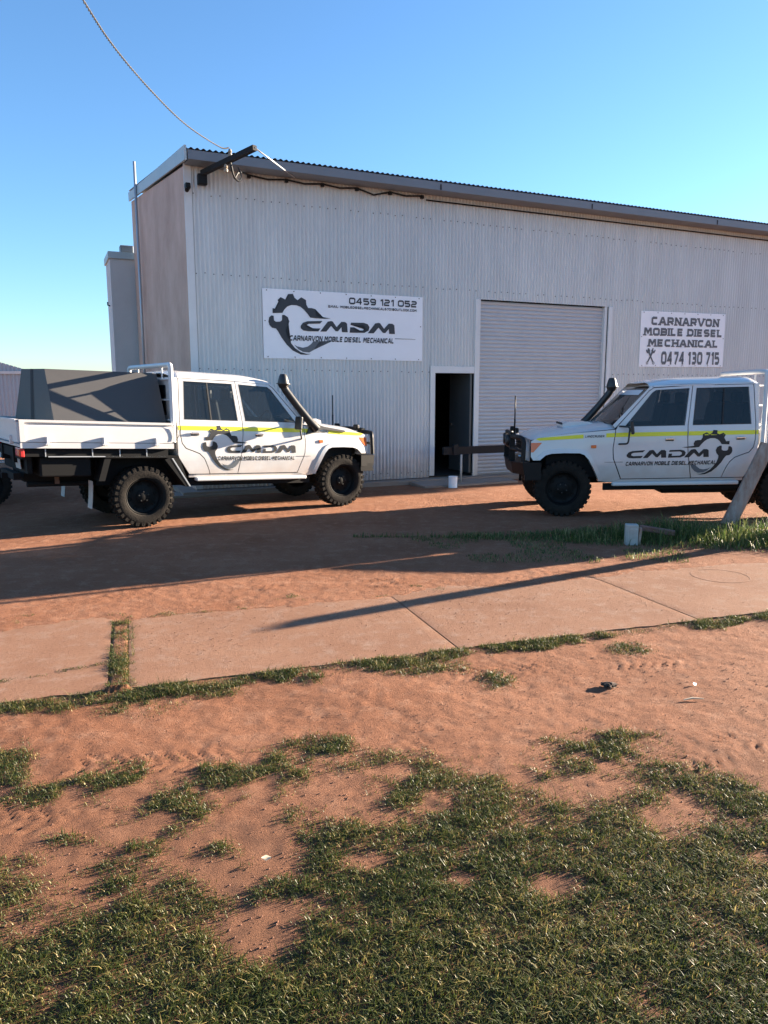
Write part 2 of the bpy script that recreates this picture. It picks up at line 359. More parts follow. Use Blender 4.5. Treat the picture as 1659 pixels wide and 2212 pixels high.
def blades(name, x, y, h, w, m, lean=.6):
    n = len(x); a = RNG.uniform(0, 2 * math.pi, n); d = np.stack([np.cos(a), np.sin(a), 0 * a], -1); s = np.stack([-np.sin(a), np.cos(a), 0 * a], -1)
    u, v = path_uv(x, y); z = np.where((v > .02) & (v < PW - .3) & ~((u > .57) & (u < .74)), np.maximum(ground_z(x, y), .009), ground_z(x, y)) - .004; B = np.stack([x, y, z], -1); ln = RNG.uniform(.1, lean, n)[:, None] * 1.3; H = h[:, None]; Wd = w[:, None]
    up = np.array([0, 0, 1.])
    mid = B + d * ln * H * .35 + up * H * .62; tip = B + d * ln * H * 1.15 + up * H * RNG.uniform(.55, 1., n)[:, None]
    tw = RNG.uniform(-.5, .5, n)[:, None]; s2 = s + d * tw
    co = np.stack([B - s * Wd, B + s * Wd, mid + s2 * Wd * .8, mid - s2 * Wd * .8, tip], 1).reshape(-1, 3)
    o = 5 * np.arange(n)[:, None]
    F = np.concatenate([o + [0, 1, 2], o + [0, 2, 3], o + [3, 2, 4]], 0)
    ob = np_mesh(name, co, F, m); t = np.clip(RNG.random(n) ** 1.1 * .62 + fbm(x * 2.7, y * 2.7, 101) * .42 - .08 + (RNG.random(n) > .84) * .45, 0, 1)
    at = ob.data.attributes.new('tone', 'FLOAT', 'POINT'); at.data.foreach_set('value', np.repeat(t, 5).astype(np.float32)); return ob
def blob(x, y, px, py, rx, ry):
    """soft patch: centre and half-sizes given in the photograph's view, laid out on the ground"""
    c = ground_at(px, py); ex = ground_at(px + rx, py) - c; e1 = ground_at(px, py - ry) - c; A = np.array([ex, e1]).T
    q = np.linalg.solve(A, np.stack([x - c[0], y - c[1]])); return np.clip(1.45 - 1.1 * np.hypot(*q), 0, 1)
def lawn_density(x, y):
    edge = np.interp(x, [-2.5, -1.6, -1.0, -.6, -.35, -.1, .3, .7, 1.2, 1.9, 2.6], [2.75, 2.7, 2.72, 2.75, 2.9, 3.2, 3.36, 3.40, 3.28, 3.25, 3.15])
    n1 = fbm(x * 2.3, y * 2.3, 21) - .47; n2 = fbm(x * 9, y * 9, 33) - .47; n3 = fbm(x * 5, y * 5, 55) - .47
    d = sstep(-.4, .6, edge - y + n1 * 1.5 + n2 * .5)
    for b in [(690, 1610, 85, 26), (590, 1650, 110, 32), (420, 1690, 210, 50), (230, 1690, 90, 26), (120, 1720, 90, 30), (330, 1745, 60, 24), (150, 1815, 55, 16), (300, 1780, 55, 14), (560, 1710, 70, 30), (430, 1740, 40, 22), (25, 1660, 60, 60), (1300, 1622, 150, 42), (1340, 1585, 90, 18), (1250, 1655, 100, 26), (1420, 1690, 90, 22), (690, 1760, 90, 26), (880, 1700, 90, 50), (1180, 1600, 22, 8), (60, 1850, 90, 30), (360, 1830, 120, 26), (1600, 1720, 90, 40),
              (1070, 1470, 45, 22), (900, 1440, 120, 20), (640, 1465, 75, 14), (260, 1510, 130, 34), (60, 1530, 110, 16), (430, 1490, 90, 16), (780, 1430, 110, 14), (1360, 1400, 60, 14)]:
        d = np.maximum(d, blob(x, y, *b) * (.78 + n2 * 2.6 + n3 * 1.4))
    u, v = path_uv(x, y)
    edg = sstep(.17, .05, np.abs(v + .05) + n2 * .22 + n1 * .22); d = np.maximum(d, edg * (.35 + .9 * sstep(.36, .5, fbm(x * 3, y * 3, 71))))
    uj = u + n2 * .16; d = np.where((uj > .57) & (uj < .755) & (v > -.1) & (v < PW), .62 + n2 * 2.2, d)
    cr = np.abs(v - (.36 + .30 * (u + .0) / 1.6 * 1.2 + n2 * .06)); d = np.where((u > -2.3) & (u < .58) & (v > 0), sstep(.05, .01, cr) * .8 * (n2 > -.06), d)
    d = np.where((v > PW - .12) & (v < PW + .3), np.maximum(d * 0, sstep(.52, .62, fbm(x * 4, y * 4, 91)) * .5), d)
    d = np.where((v >= 0.01) & (v <= PW) & ~((u > .54) & (u < .77)) & ~((u > -2.3) & (u < .58)) & (v < PW - .12), 0, d)
    bare = blob(x, y, 560, 2010, 90, 60) * 1.4 + blob(x, y, 800, 1860, 60, 20) * .9 + blob(x, y, 1200, 1910, 60, 26) + blob(x, y, 1000, 1900, 40, 16) * .8 + blob(x, y, 650, 1960, 80, 30) * .6 + blob(x, y, 1300, 1700, 110, 22) * .9 + blob(x, y, 200, 1760, 110, 16) * .8 + blob(x, y, 1650, 1850, 30, 20) * .6
    return np.clip(d + np.where(y < 3.5, n3 * 1.25 + n2 * 1.0 + .16 * sstep(3.0, 2.5, y), 0), 0, 1) * np.clip(1 - bare, 0, 1)
def make_lawn():
    n = 1650000; x = RNG.uniform(-4.4, 5.2, n); y = 1.35 + RNG.random(n) ** 1.25 * 5.6; keepv = np.abs(x) < y * .62 + 2.2
    x, y = x[keepv], y[keepv]; d = lawn_density(x, y); k = d ** 1.35 > RNG.uniform(.02, 1.0, len(x)); x, y, d = x[k], y[k], d[k]
    cl = fbm(x * 13, y * 13, 77); h = (.010 + .024 * RNG.random(len(x)) ** 1.6) * (.45 + .95 * cl) * (.55 + .6 * d); u, v = path_uv(x, y); h *= np.where((v > -.2) & (v < .03) | (u > .5) & (u < .8) & (v > 0), 1.35, 1)
    long = RNG.random(len(x)) > .994; h = np.where(long, h * 2.1, h)
    return blades('lawn', x, y, h, .0009 + .0011 * RNG.random(len(x)), M['grass'], 1.15)
tag(make_lawn(), 'short patchy green grass on the red dirt in the foreground', 'grass', kind='stuff')
def make_weeds():
    n = 90000; x = RNG.uniform(-.4, 7.6, n); y = RNG.uniform(7.6, 10.6, n)
    c = np.interp(x, [1.4, 2.6, 3.6, 4.4, 5.2, 7], [9.35, 9.35, 9.35, 9.25, 8.95, 8.9]); hw = np.interp(x, [.6, 1.6, 2.6, 3.6, 4.6, 5.6, 7.5], [.05, .25, .55, .85, .9, .6, .5])
    q = 1 - np.abs(y - c) / hw; d = np.clip(q * 2.0, 0, 1) * (.45 + 1.1 * (fbm(x * 3, y * 3, 41) - .2))
    low = (fbm(x * 1.6, y * 1.6, 44) > .5) & (x > .2) & (y > 7.9) & (y < 9.7); d = np.where(low, np.maximum(d, .30), d)
    k = d > RNG.random(n) * 1.1; x, y, d, q = x[k], y[k], d[k], np.clip(q[k], 0, 1)
    tall = np.interp(x, [2, 3, 3.8, 5.2, 6], [.35, .85, 1.25, 1.1, .8])
    h = (.03 + RNG.random(len(x)) ** 2.2 * .25 * tall * (.25 + q)) * (.6 + .9 * fbm(x * 5, y * 5, 47))
    return blades('weeds', x, y, h, .0022 + .0025 * RNG.random(len(x)), M['weed'], .7)
tag(make_weeds(), 'tall green weeds growing at the foot of the leaning post', 'weeds', kind='stuff')

# ------------------------------------------------------------------ lettering: stroke glyphs with mitred corners
G = {}
def gl(ch, w, *pl): G[ch] = (w, pl)
q = .16
gl('A', .92, [(0, 0), (.36, 1), (.56, 1), (.92, 0)], [(.17, .30), (.75, .30)])
gl('B', .80, [(0, 0), (0, 1), (.8 - q, 1), (.8, 1 - q), (.8, .5 + q * .6), (.8 - q * .6, .5), (.8, .5 - q * .6), (.8, q), (.8 - q, 0), (0, 0), (0, .02)], [(.02, .5), (.6, .5)])
gl('C', .80, [(.8, 1), (q, 1), (0, 1 - q), (0, q), (q, 0), (.8, 0)])
gl('D', .84, [(0, .0), (0, 1), (.84 - q * 1.4, 1), (.84, 1 - q * 1.4), (.84, q * 1.4), (.84 - q * 1.4, 0), (0, 0), (0, .02)])
gl('E', .74, [(.74, 1), (0, 1), (0, 0), (.74, 0)], [(.03, .5), (.66, .5)])
gl('H', .82, [(0, 0), (0, 1)], [(.82, 0), (.82, 1)], [(.02, .5), (.8, .5)])
gl('I', .0, [(0, 0), (0, 1)])
gl('K', .82, [(0, 0), (0, 1)], [(.78, 1), (.06, .48), (.82, 0)])
gl('L', .70, [(0, 1), (0, 0), (.70, 0)])
gl('M', 1.06, [(0, 0), (.06, 1), (.2, 1), (.53, .32), (.86, 1), (1.0, 1), (1.06, 0)])
gl('N', .84, [(0, 0), (0, 1), (.1, 1), (.74, 0), (.84, 0), (.84, 1)])
gl('O', .86, [(.43, 1), (q, 1), (0, 1 - q), (0, q), (q, 0), (.86 - q, 0), (.86, q), (.86, 1 - q), (.86 - q, 1), (.42, 1)])
gl('R', .82, [(0, 0), (0, 1), (.82 - q, 1), (.82, 1 - q), (.82, .42 + q), (.82 - q, .42), (.03, .42)], [(.46, .40), (.84, 0)])
gl('S', .80, [(.8, 1), (q, 1), (0, 1 - q), (0, .5 + q), (q, .5), (.8 - q, .5), (.8, .5 - q), (.8, q), (.8 - q, 0), (0, 0)])
gl('T', .80, [(0, 1), (.8, 1)], [(.4, .97), (.4, 0)])
gl('U', .82, [(0, 1), (0, q), (q, 0), (.82 - q, 0), (.82, q), (.82, 1)])
gl('V', .92, [(0, 1), (.37, 0), (.55, 0), (.92, 1)])
gl('.', .0, [(0, 0), (0, .12)]); gl(':', .0, [(0, .1), (0, .24)], [(0, .66), (0, .8)])
gl('@', .9, [(.62, .3), (.34, .3), (.34, .7), (.62, .7), (.62, .3), (.9, .3), (.9, 1 - q), (.9 - q, 1), (q, 1), (0, 1 - q), (0, q), (q, 0), (.9, 0)])
gl('0', .84, *G['O'][1]); gl('1', .34, [(0, .8), (.2, 1), (.34, 1), (.34, 0)])
gl('2', .80, [(0, 1), (.8 - q, 1), (.8, 1 - q), (.8, .5 + q), (.8 - q, .5), (q, .5), (0, .5 - q), (0, 0), (.8, 0)])
gl('3', .78, [(0, 1), (.78 - q, 1), (.78, 1 - q), (.78, .5 + q * .6), (.78 - q * .6, .5), (.78, .5 - q * .6), (.78, q), (.78 - q, 0), (0, 0)], [(.18, .5), (.62, .5)])
gl('4', .84, [(.62, 0), (.62, 1), (.48, 1), (0, .3), (.84, .3)])
gl('5', .80, [(.78, 1), (0, 1), (0, .56), (.8 - q, .56), (.8, .56 - q), (.8, q), (.8 - q, 0), (0, 0)])
gl('6', .80, [(.74, 1), (q, 1), (0, 1 - q), (0, q), (q, 0), (.8 - q, 0), (.8, q), (.8, .56 - q), (.8 - q, .56), (.03, .56)])
gl('7', .78, [(0, 1), (.78, 1), (.78, .85), (.34, 0)])
gl('9', .80, [(.06, 0), (.8 - q, 0), (.8, q), (.8, 1 - q), (.8 - q, 1), (q, 1), (0, 1 - q), (0, .44 + q), (q, .44), (.77, .44)])
def ribbon(pl, t):
    P = [Vector(p) for p in pl]; n = len(P); Lf = []; Rt = []
    closed = (P[0] - P[-1]).length < .03
    for i in range(n):
        a = (P[i] - P[i - 1]).normalized() if i else None; b = (P[i + 1] - P[i]).normalized() if i < n - 1 else None
        if a is None: a = (P[-1] - P[-2]).normalized() if closed else b
        if b is None: b = (P[1] - P[0]).normalized() if closed else a
        m = (a + b); m = m.normalized() if m.length > 1e-4 else a; nrm = Vector((-m.y, m.x)); k = t / 2 / max(.45, nrm.dot(Vector((-a.y, a.x))))
        Lf.append(P[i] + nrm * k); Rt.append(P[i] - nrm * k)
    return [[Lf[i], Lf[i + 1], Rt[i + 1], Rt[i]] for i in range(n - 1)]
def text_polys(txt, width, height, t=.17, gap=.22, shear=0., serif=False, sx=1.0):
    """list of stroke groups, each a list of quads (x right, y up); fitted to width, baseline 0"""
    groups = []; x = 0.; H = height; T = t
    for ch in txt:
        if ch == ' ': x += .55 * sx; continue
        w, pls = G[ch]; w = w * sx
        for pl in pls:
            pts = [(x + T / 2 + p[0] * sx, T / 2 + p[1] * (1 - T)) for p in pl]
            # free ends reach the cap lines
            for e, o in ((0, 1), (-1, -2)):
                d = Vector(pts[e]) - Vector(pts[o])
                if abs(d.y) > abs(d.x) and pl[e][1] in (0, 1): pts[e] = tuple(Vector(pts[e]) + d.normalized() * T / 2)
            groups.append(ribbon(pts, T))
            if serif:
                for e, o in ((0, 1), (-1, -2)):
                    if abs(pl[e][1] - pl[o][1]) > .5 and pl[e][1] in (0, 1):
                        X, yy = pts[e][0], (T * .28 if pl[e][1] == 0 else 1 - T * .28)
                        groups.append(ribbon([(X - T * 1.0, yy), (X + T * 1.0, yy)], T * .56))
        x += w + T + gap
    k = width / (x - gap)
    return [[[Vector((p.x * k + shear * p.y * H, p.y * H)) for p in qd] for qd in gr] for gr in groups]

# the business emblem, in metres on the big sign (3.25 wide, 1.24 high), traced from its view
SW, SH = 3.25, 1.24
_src = [(98, 107), (1512, 186), (1505, 755), (108, 722)]; _dst = [(0, SH), (SW, SH), (SW, 0), (0, 0)]
_A = []; _b = []
for (x, y), (X_, Y_) in zip(_src, _dst):
    _A += [[x, y, 1, 0, 0, 0, -X_ * x, -X_ * y], [0, 0, 0, x, y, 1, -Y_ * x, -Y_ * y]]; _b += [X_, Y_]
_h = np.append(np.linalg.solve(np.array(_A, float), np.array(_b, float)), 1).reshape(3, 3)
def sm_(p): v = _h @ np.array([p[0], p[1], 1.]); return (v[0] / v[2], v[1] / v[2])
GEAR = [(187, 327), (187, 284), (224, 290), (247, 245), (231, 212), (258, 187), (298, 208), (323, 198), (322, 160), (365, 158), (379, 192), (405, 214), (437, 188), (478, 212), (480, 250), (497, 282), (530, 283), (560, 292), (573, 330), (565, 352), (695, 374), (640, 377), (560, 373), (514, 366), (489, 330), (460, 296), (430, 272), (395, 258), (350, 256), (315, 270), (290, 295), (272, 325)]
SPAN = [(150, 400), (156, 365), (175, 347), (195, 350), (199, 390), (215, 402), (250, 402), (268, 390), (270, 343), (290, 343), (318, 362), (332, 400), (322, 435), (300, 462), (300, 490), (315, 540), (345, 590), (380, 635), (430, 670), (480, 685), (522, 686), (480, 694), (430, 691), (360, 656), (310, 606), (265, 545), (235, 490), (215, 462), (180, 455), (158, 430)]
CRES = [(370, 602), (400, 620), (450, 632), (490, 622), (520, 600), (540, 575), (700, 573), (700, 577), (590, 582), (575, 615), (545, 650), (505, 673), (450, 668), (410, 645)]
LINE = [(1262, 552), (1444, 559), (1444, 562), (1262, 557)]
CC = [(622, 396), (490, 398), (450, 412), (430, 440), (432, 462), (455, 480), (500, 487), (585, 488), (604, 462), (500, 460), (480, 450), (480, 432), (502, 421), (600, 419)]
MM = [(602, 489), (668, 402), (700, 397), (712, 402), (746, 450), (788, 404), (822, 406), (838, 420), (843, 497), (792, 495), (788, 452), (757, 488), (737, 487), (697, 440), (654, 490)]
DD = [(860, 500), (866, 452), (900, 453), (898, 479), (976, 481), (997, 467), (997, 446), (976, 433), (868, 431), (873, 411), (985, 413), (1020, 425), (1036, 450), (1028, 482), (990, 502)]
EMB = [[sm_(p) for p in q_] for q_ in (GEAR, SPAN)]; EMC = [sm_(p) for p in CRES]; EML = [sm_(p) for p in LINE]
BIG = [[sm_(p) for p in CC], [sm_(p) for p in MM], [sm_(p) for p in DD], [sm_((p[0] + 419, p[1] + 16)) for p in MM]]
def _bb(pl): a = np.array([p for q_ in pl for p in q_]); return a.min(0), a.max(0)
_t0, _t1 = sm_((332, 545)), sm_((1250, 571)); TXT_X, TXT_W, TXT_H, TXT_Y = _t0[0], _t1[0] - _t0[0], .098, (_t0[1] + _t1[1]) / 2 - .004
NAME = text_polys('CARNARVON MOBILE DIESEL MECHANICAL', TXT_W, TXT_H, .25, .16, .14)

# ------------------------------------------------------------------ the shed
YAW = R(24.33); shed = empty('workshop_shed', (0, 14.88, 0), YAW, 'tall grey corrugated iron workshop with roller door and open side door', 'workshop')
U0, U1, WT = -3.72, 30., 5.66
def corr(mb, u0, u1, z0, z1, y0=0., amp=.014, mi=0):
    n = max(2, int((u1 - u0) / .0127)); vs = []
    for i in range(n + 1):
        u = u0 + (u1 - u0) * i / n; yy = y0 - amp * math.cos(2 * math.pi * u / .0762)
        vs += [(u, yy, z0), (u, yy, z1)]
    mb.add(vs, [(2 * i, 2 * i + 2, 2 * i + 3, 2 * i + 1) for i in range(n)], mi, True)
DOOR = (1.13, 2.05, .13, 2.22); ROLL = (2.12, 5.51, .06, 3.72)
mb = MB()
for u0, u1, z0, z1 in [(U0 + .02, DOOR[0] - .10, .10, WT), (DOOR[0] - .10, DOOR[1] + .0, DOOR[3] + .14, WT), (DOOR[1], ROLL[1] + .09, ROLL[3], WT), (ROLL[1] + .09, U1, .08, WT)]:
    corr(mb, u0, u1, z0, z1)
for z in (.22, 2.24, 3.88, 5.18):
    u = U0 + .15
    while u < 14:
        j = random.uniform(-.012, .012)
        inop = (DOOR[0] - .12 < u < DOOR[1] and z < DOOR[3] + .14) or (DOOR[1] - .02 < u < ROLL[1] + .1 and z < ROLL[3])
        if not inop and random.random() > .12: mb.box((round(u / .0762) * .0762, -.013, z + j), (.017, .014, .017), mi=1)
        u += .1524
mb.build('front_wall', [M['iron'], M['screw']], shed, fixn=False)
# corner flashing, lintels and door surrounds
mb = MB(); mb.box((U0 + .05, -.019, WT / 2 + .05), (.13, .012, WT - .1)); mb.build('corner_flashing', M['trim'], shed)
mb = MB(); a, b_, z0, z1 = DOOR
mb.box((a - .055, -.012, (z0 + z1) / 2 + .07), (.11, .03, z1 - z0 + .14)); mb.box(((a + b_) / 2, -.012, z1 + .07), (b_ - a - .002, .03, .136))
mb.build('door_frame', M['trim'], shed)
a, b_, z0, z1 = ROLL
for xo, wo, xi, wi in ((a - .035, .068, a + .045, .05), (b_ + .05, .098, b_ - .055, .07)):
    MB().box((xo, -.014, (z0 + z1) / 2), (wo, .034, z1 - z0 - .005)).box((xi, .07, (z0 + z1) / 2), (wi, .13, z1 - z0)).build('door_jamb', M['trim'], shed)
mb = MB(); mb.box(((a + b_) / 2, .12, z1 - .06), (b_ - a - .13, .04, .12)); mb.build('roller_head_shade', M['darkwood'], shed)  # dark strip stands in for the shadow at the recess top
mb = MB(); nsl = 46; ph = (z1 - z0 - .02) / nsl
prof = []
for k in range(nsl):
    for t, yy in ((0, .0), (.18, -.013), (.5, -.019), (.8, -.013), (.93, .002)): prof.append((z0 + .01 + (k + t) * ph, .09 + yy))
vs = [(u, yy, z) for z, yy in prof for u in (a + .07, b_ - .09)]
mb.add(vs, [(2 * i, 2 * i + 1, 2 * i + 3, 2 * i + 2) for i in range(len(prof) - 1)], 0, False)
mb.build('roller_door', M['slat'], shed, fixn=False)
mb = MB(); mb.box((2.0, .45, 1.18), (.045, .86, 2.06)); dleaf = mb.build('door', M['leafdoor'], shed)
mb = MB(); mb.box((1.965, .80, 1.15), (.03, .12, .03)); mb.build('door_handle', M['chrome'], dleaf)
# room behind the openings; its unlit gloom is put into near-black surfaces
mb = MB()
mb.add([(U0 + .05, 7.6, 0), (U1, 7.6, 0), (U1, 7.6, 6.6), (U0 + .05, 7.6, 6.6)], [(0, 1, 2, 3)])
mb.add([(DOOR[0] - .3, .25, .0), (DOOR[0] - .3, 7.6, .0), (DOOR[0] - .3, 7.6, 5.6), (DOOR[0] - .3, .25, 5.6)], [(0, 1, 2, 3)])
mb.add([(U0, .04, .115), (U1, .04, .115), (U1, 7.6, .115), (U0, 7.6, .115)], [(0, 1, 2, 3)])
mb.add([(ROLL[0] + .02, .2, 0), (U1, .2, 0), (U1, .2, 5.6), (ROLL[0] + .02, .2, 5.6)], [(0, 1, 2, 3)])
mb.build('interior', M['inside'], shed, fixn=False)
# left side wall: flat stained sheets with cover battens; roof rises to the back
mb = MB(); D = 7.75
def rt(y): return 5.62 + (y) * (6.74 - 5.62) / 7.8
mb.add([(U0, 0, 0), (U0, D, 0), (U0, D, rt(D)), (U0, 0, rt(0))], [(0, 1, 2, 3)])
mb.build('side_wall', M['sidew'], shed, fixn=False)
mb = MB(); mb.add([(U1, 0, 0), (U1, D, 0), (U1, D, 6.9), (U1, -.1, 5.78)], [(0, 1, 2, 3)]); mb.add([(U0, .03, WT - .01), (U1, .03, WT - .01), (U1, .03, 5.84), (U0, .03, 5.84)], [(0, 1, 2, 3)]); mb.add([(U0, D, 0), (U1, D, 0), (U1, D, 6.7), (U0, D, 6.7)], [(0, 1, 2, 3)]); mb.build('back_wall', M['iron'], shed)
mb = MB()
for sgn in (0, 1):
    n = int((U1 - U0 + .1) / .0127); vs = []
    for i in range(n + 1):
        u = U0 - .05 + .0127 * i; c = .014 * math.cos(2 * math.pi * u / .1016)
        vs += [(u, -.40, 5.80 + c), (u, D + .1, 5.80 + (D + .5) * .146 + c)]
    if not sgn: mb.add(vs, [(2 * i, 2 * i + 2, 2 * i + 3, 2 * i + 1) for i in range(n)], 0, True)
mb.build('roof', M['ironroof'], shed, fixn=False)
mb = MB(); mb.box(((U0 + U1) / 2, -.405, 5.695), (U1 - U0, .014, .145)); mb.build('eave_fascia', M['slate'], shed)
mb = MB(); mb.box(((U0 + U1) / 2, -.20, 5.63), (U1 - U0 - .02, .395, .012)); mb.build('eave_lining', M['slate'], shed)
mb = MB()
mb.add([(U0 - .055, -.42, 5.60), (U0 - .055, D + .1, 6.76), (U0 - .055, D + .1, 6.97), (U0 - .055, -.42, 5.83), (U0 - .02, -.42, 5.60), (U0 - .02, D + .1, 6.76), (U0 - .02, D + .1, 6.97), (U0 - .02, -.42, 5.83)],
       [(0, 1, 2, 3), (4, 7, 6, 5), (0, 4, 5, 1), (3, 2, 6, 7), (0, 3, 7, 4), (1, 5, 6, 2)])
mb.build('barge_board', M['fascia'], shed)
mb = MB(); mb.tube([(U0 - .09, 6.0, .1), (U0 - .09, 6.0, 7.25)], .032); mb.build('vent_pipe', M['metalgrey'], shed)
u = 1.0
while u < 14: MB().box((u, -.416, 5.68), (.022, .008, .10)).build('fascia_joint', M['darkwood'], shed); u += 3.6
mb = MB(); mb.box((U0 + .04, -.07, 5.28), (.09, .12, .10), bev=.02); mb.tube([(U0 + .04, -.10, 5.24), (U0 + .0, -.2, 5.18)], .035, 8); mb.build('corner_lamp', M['bsteel'], shed)
# service bracket: dark timber arm, thin brace rod, insulators, looping service wires along the wall head
cY, sY = math.cos(YAW), math.sin(YAW)
def to_shed(p): x, y = p[0], p[1] - 14.88; return Vector((x * cY + y * sY, -x * sY + y * cY, p[2]))
A_, B_ = to_shed((-3.08, 13.35, 5.50)), to_shed((-2.03, 12.45, 5.63))
mb = MB(); dv = (B_ - A_); rotm = dv.to_track_quat('X', 'Z').to_matrix(); mb.box((A_ + B_) / 2, (dv.length, .08, .08), rot=rotm)
arm = mb.build('service_arm', M['darkwood'], shed)
C_ = to_shed((-1.60, 14.05, 5.62)); mb = MB(); mb.tube([B_, C_], .012, 6); mb.build('brace_rod', M['metalgrey'], shed)
mb = MB(); mid = A_.lerp(B_, .55)
CER = mat('ceramic', (.25, .21, .16), .4)
for off in ((0, 0, .05), (-.08, -.02, -.2)):
    MB().lathe([(.0, .0), (.03, .0), (.035, .03), (.02, .05), (.035, .07), (.02, .11), (0, .12)], 12, 'z', mid + Vector(off)).build('insulator', CER, shed)
mb = MB(); mb.box(A_ + Vector((0, .02, -.10)), (.16, .12, .18), bev=.02)
pts = [mid, mid + Vector((.02, 0, -.16)), mid + Vector((.1, .15, -.24)), mid + Vector((.18, .25, -.12)), mid + Vector((.3, .4, -.06))]
for k in range(11): pts.append(Vector((mid.x + .5 + k * .34, -.05, 5.58 - .035 * (k % 2) - (.05 if k == 7 else 0))))
mb.tube(pts, .016, 6)
for k in range(0, 11, 2): mb.box((mid.x + .5 + k * .34, -.05, 5.56), (.06, .05, .06))
pts2 = [mid, mid + Vector((.05, .0, -.25)), mid + Vector((.13, .02, -.33)), mid + Vector((.22, .1, -.22)), mid + Vector((.18, .2, -.05))]
mb.tube(fillet(pts2, .08), .014, 6)
mb.build('service_wires', M['bsteel'], shed)
mb = MB(); u = ROLL[0] - 5
mb.tube([(mid.x + 4.0, -.03, 5.52), (U1, -.03, 5.52)], .014, 6); mb.build('conduit', M['bsteel'], shed)

# lower block behind the shed's back corner
an = empty('rear_annex', to_shed((0, 14.88, 0)) * 0 + Vector((0, 14.88, 0)), YAW, 'lower pale flat-roofed block behind the back corner of the tall shed', 'building')
mb = MB(); mb.box((-2.4, D + .75, 2.65), (3.85, 1.3, 5.3)); mb.build('wall', M['annex'], an)
mb = MB(); mb.box((-2.4, D + .75, 5.38), (3.93, 1.4, .17)); mb.build('roof', M['fascia'], an)
mb = MB(); mb.box((-3.87, D + .35, 5.57), (.34, .3, .2), bev=.02); mb.box((-3.87, D + .19, 5.57), (.26, .02, .13)); mb.build('vent', M['slate'], an)
mb = MB(); mb.tube([(-4.36, D + .3, 4.1), (-4.42, D + .3, 4.12), (-4.42, D + .3, 4.2)], .02, 6); mb.build('wall_hook', M['bsteel'], an)

# concrete strip in front of the shed (a step above the dirt)
mb = MB(xf=lambda u, v, z: (u * cY - v * sY, 14.88 + u * sY + v * cY, z))
mb.box((6, .34, .01), (20, 1.2, .15)); mb.box((-2.8, -.02, -.02), (3.0, .6, .12)); mb.box((1.55, -.55, .02), (2.2, .62, .06), rot=(R(3), 0, R(2)))
tag(mb.build('pavement', M['conc']), kind='structure')

# ------------------------------------------------------------------ signs on the wall
def sign(name, uc, zc, w, h, tilt, label):
    p = Vector((uc * cY + .03 * sY, 14.88 + uc * sY - .03 * cY, zc)); e = empty(name, p, YAW, label, 'sign')
    mb = MB(); mb.box((0, .012, 0), (w, .004, h))
    for k in range(7):
        for z in (-h / 2 + .03, h / 2 - .03): mb.box((-w / 2 + .08 + k * (w - .16) / 6, .008, z), (.018, .008, .018), mi=1)
    for x in (-w / 2 + .04, w / 2 - .04): mb.box((x, .008, .05), (.018, .008, .018), mi=1)
    mb.build('board', [M['sign'], M['screw']], e); return e
def flat(groups, x0, z0, y0, name, m, parent, mir=False):
    mb = MB()
    for i, gr in enumerate(groups):
        for qd in gr: mb.add([(x0 + p[0], y0 - .0002 * (i % 5), z0 + p[1]) for p in qd], [tuple(range(len(qd)))])
    return mb.build(name, m, parent, fixn=False)
def flatpoly(polys, x0, z0, y0, name, m, parent):
    mb = MB()
    for pl in polys:
        b = panel(pl); bmesh.ops.triangulate(b, faces=b.faces[:])
        for v in b.verts: v.co = (x0 + v.co.x, y0, z0 + v.co.z)
        mb.bm(b, 0, False); b.free()
    return mb.build(name, m, parent, fixn=False)
s1 = sign('wall_sign', (-2.42 + .83) / 2, (2.45 + 3.69) / 2, SW, SH, 0, 'wide white sign with gear and spanner emblem and large CMDM letters')
flatpoly(EMB + [EML], -SW / 2, -SH / 2, .004, 'emblem', M['sgrey'], s1); flatpoly([EMC], -SW / 2, -SH / 2, .004, 'emblem_crescent', M['vgrey'], s1)
flatpoly(BIG, -SW / 2, -SH / 2, .004, 'monogram', M['sgrey'], s1)
flat(NAME, TXT_X - SW / 2, TXT_Y - TXT_H / 2 - SH / 2, .004, 'lettering', M['sgrey'], s1)
p0, p1 = sm_((856, 222)), sm_((1457, 246))
flat(text_polys('0459 121 052', p1[0] - p0[0], .125, .24, .20, .02, sx=1.25), p0[0] - SW / 2, (p0[1] + p1[1]) / 2 - .0625 - SH / 2, .004, 'phone_number', M['sgrey'], s1)
p0, p1 = sm_((674, 268)), sm_((1456, 305))
flat(text_polys('EMAIL: MOBILEDIESELMECHANICAL6701@OUTLOOK.COM', p1[0] - p0[0], .046, .26, .20, .01, sx=1.2), p0[0] - SW / 2, (p0[1] + p1[1]) / 2 - .023 - SH / 2, .004, 'email_line', M['sgrey'], s1)
s2 = sign('wall_sign', (6.46 + 9.12) / 2, (2.43 + 3.69) / 2, 2.66, 1.26, 0, 'smaller white sign with three lines of block capitals and crossed spanners')
s2.rotation_euler = (0, R(-.6), YAW)
def line2(txt, x0, x1, yb, h, **k): flat(text_polys(txt, x1 - x0, h, **k), x0 - 1.33, yb - .63, .004, 'lettering', M['sgrey2'], s2)
line2('CARNARVON', .31, 2.45, .95, .19, t=.29, gap=.20, serif=True)
line2('MOBILE DIESEL', .10, 2.58, .71, .18, t=.29, gap=.18, serif=True)
line2('MECHANICAL', .24, 2.46, .46, .175, t=.29, gap=.18, serif=True)
line2('0474 130 715', .66, 2.53, .055, .30, t=.23, gap=.16, sx=.72)
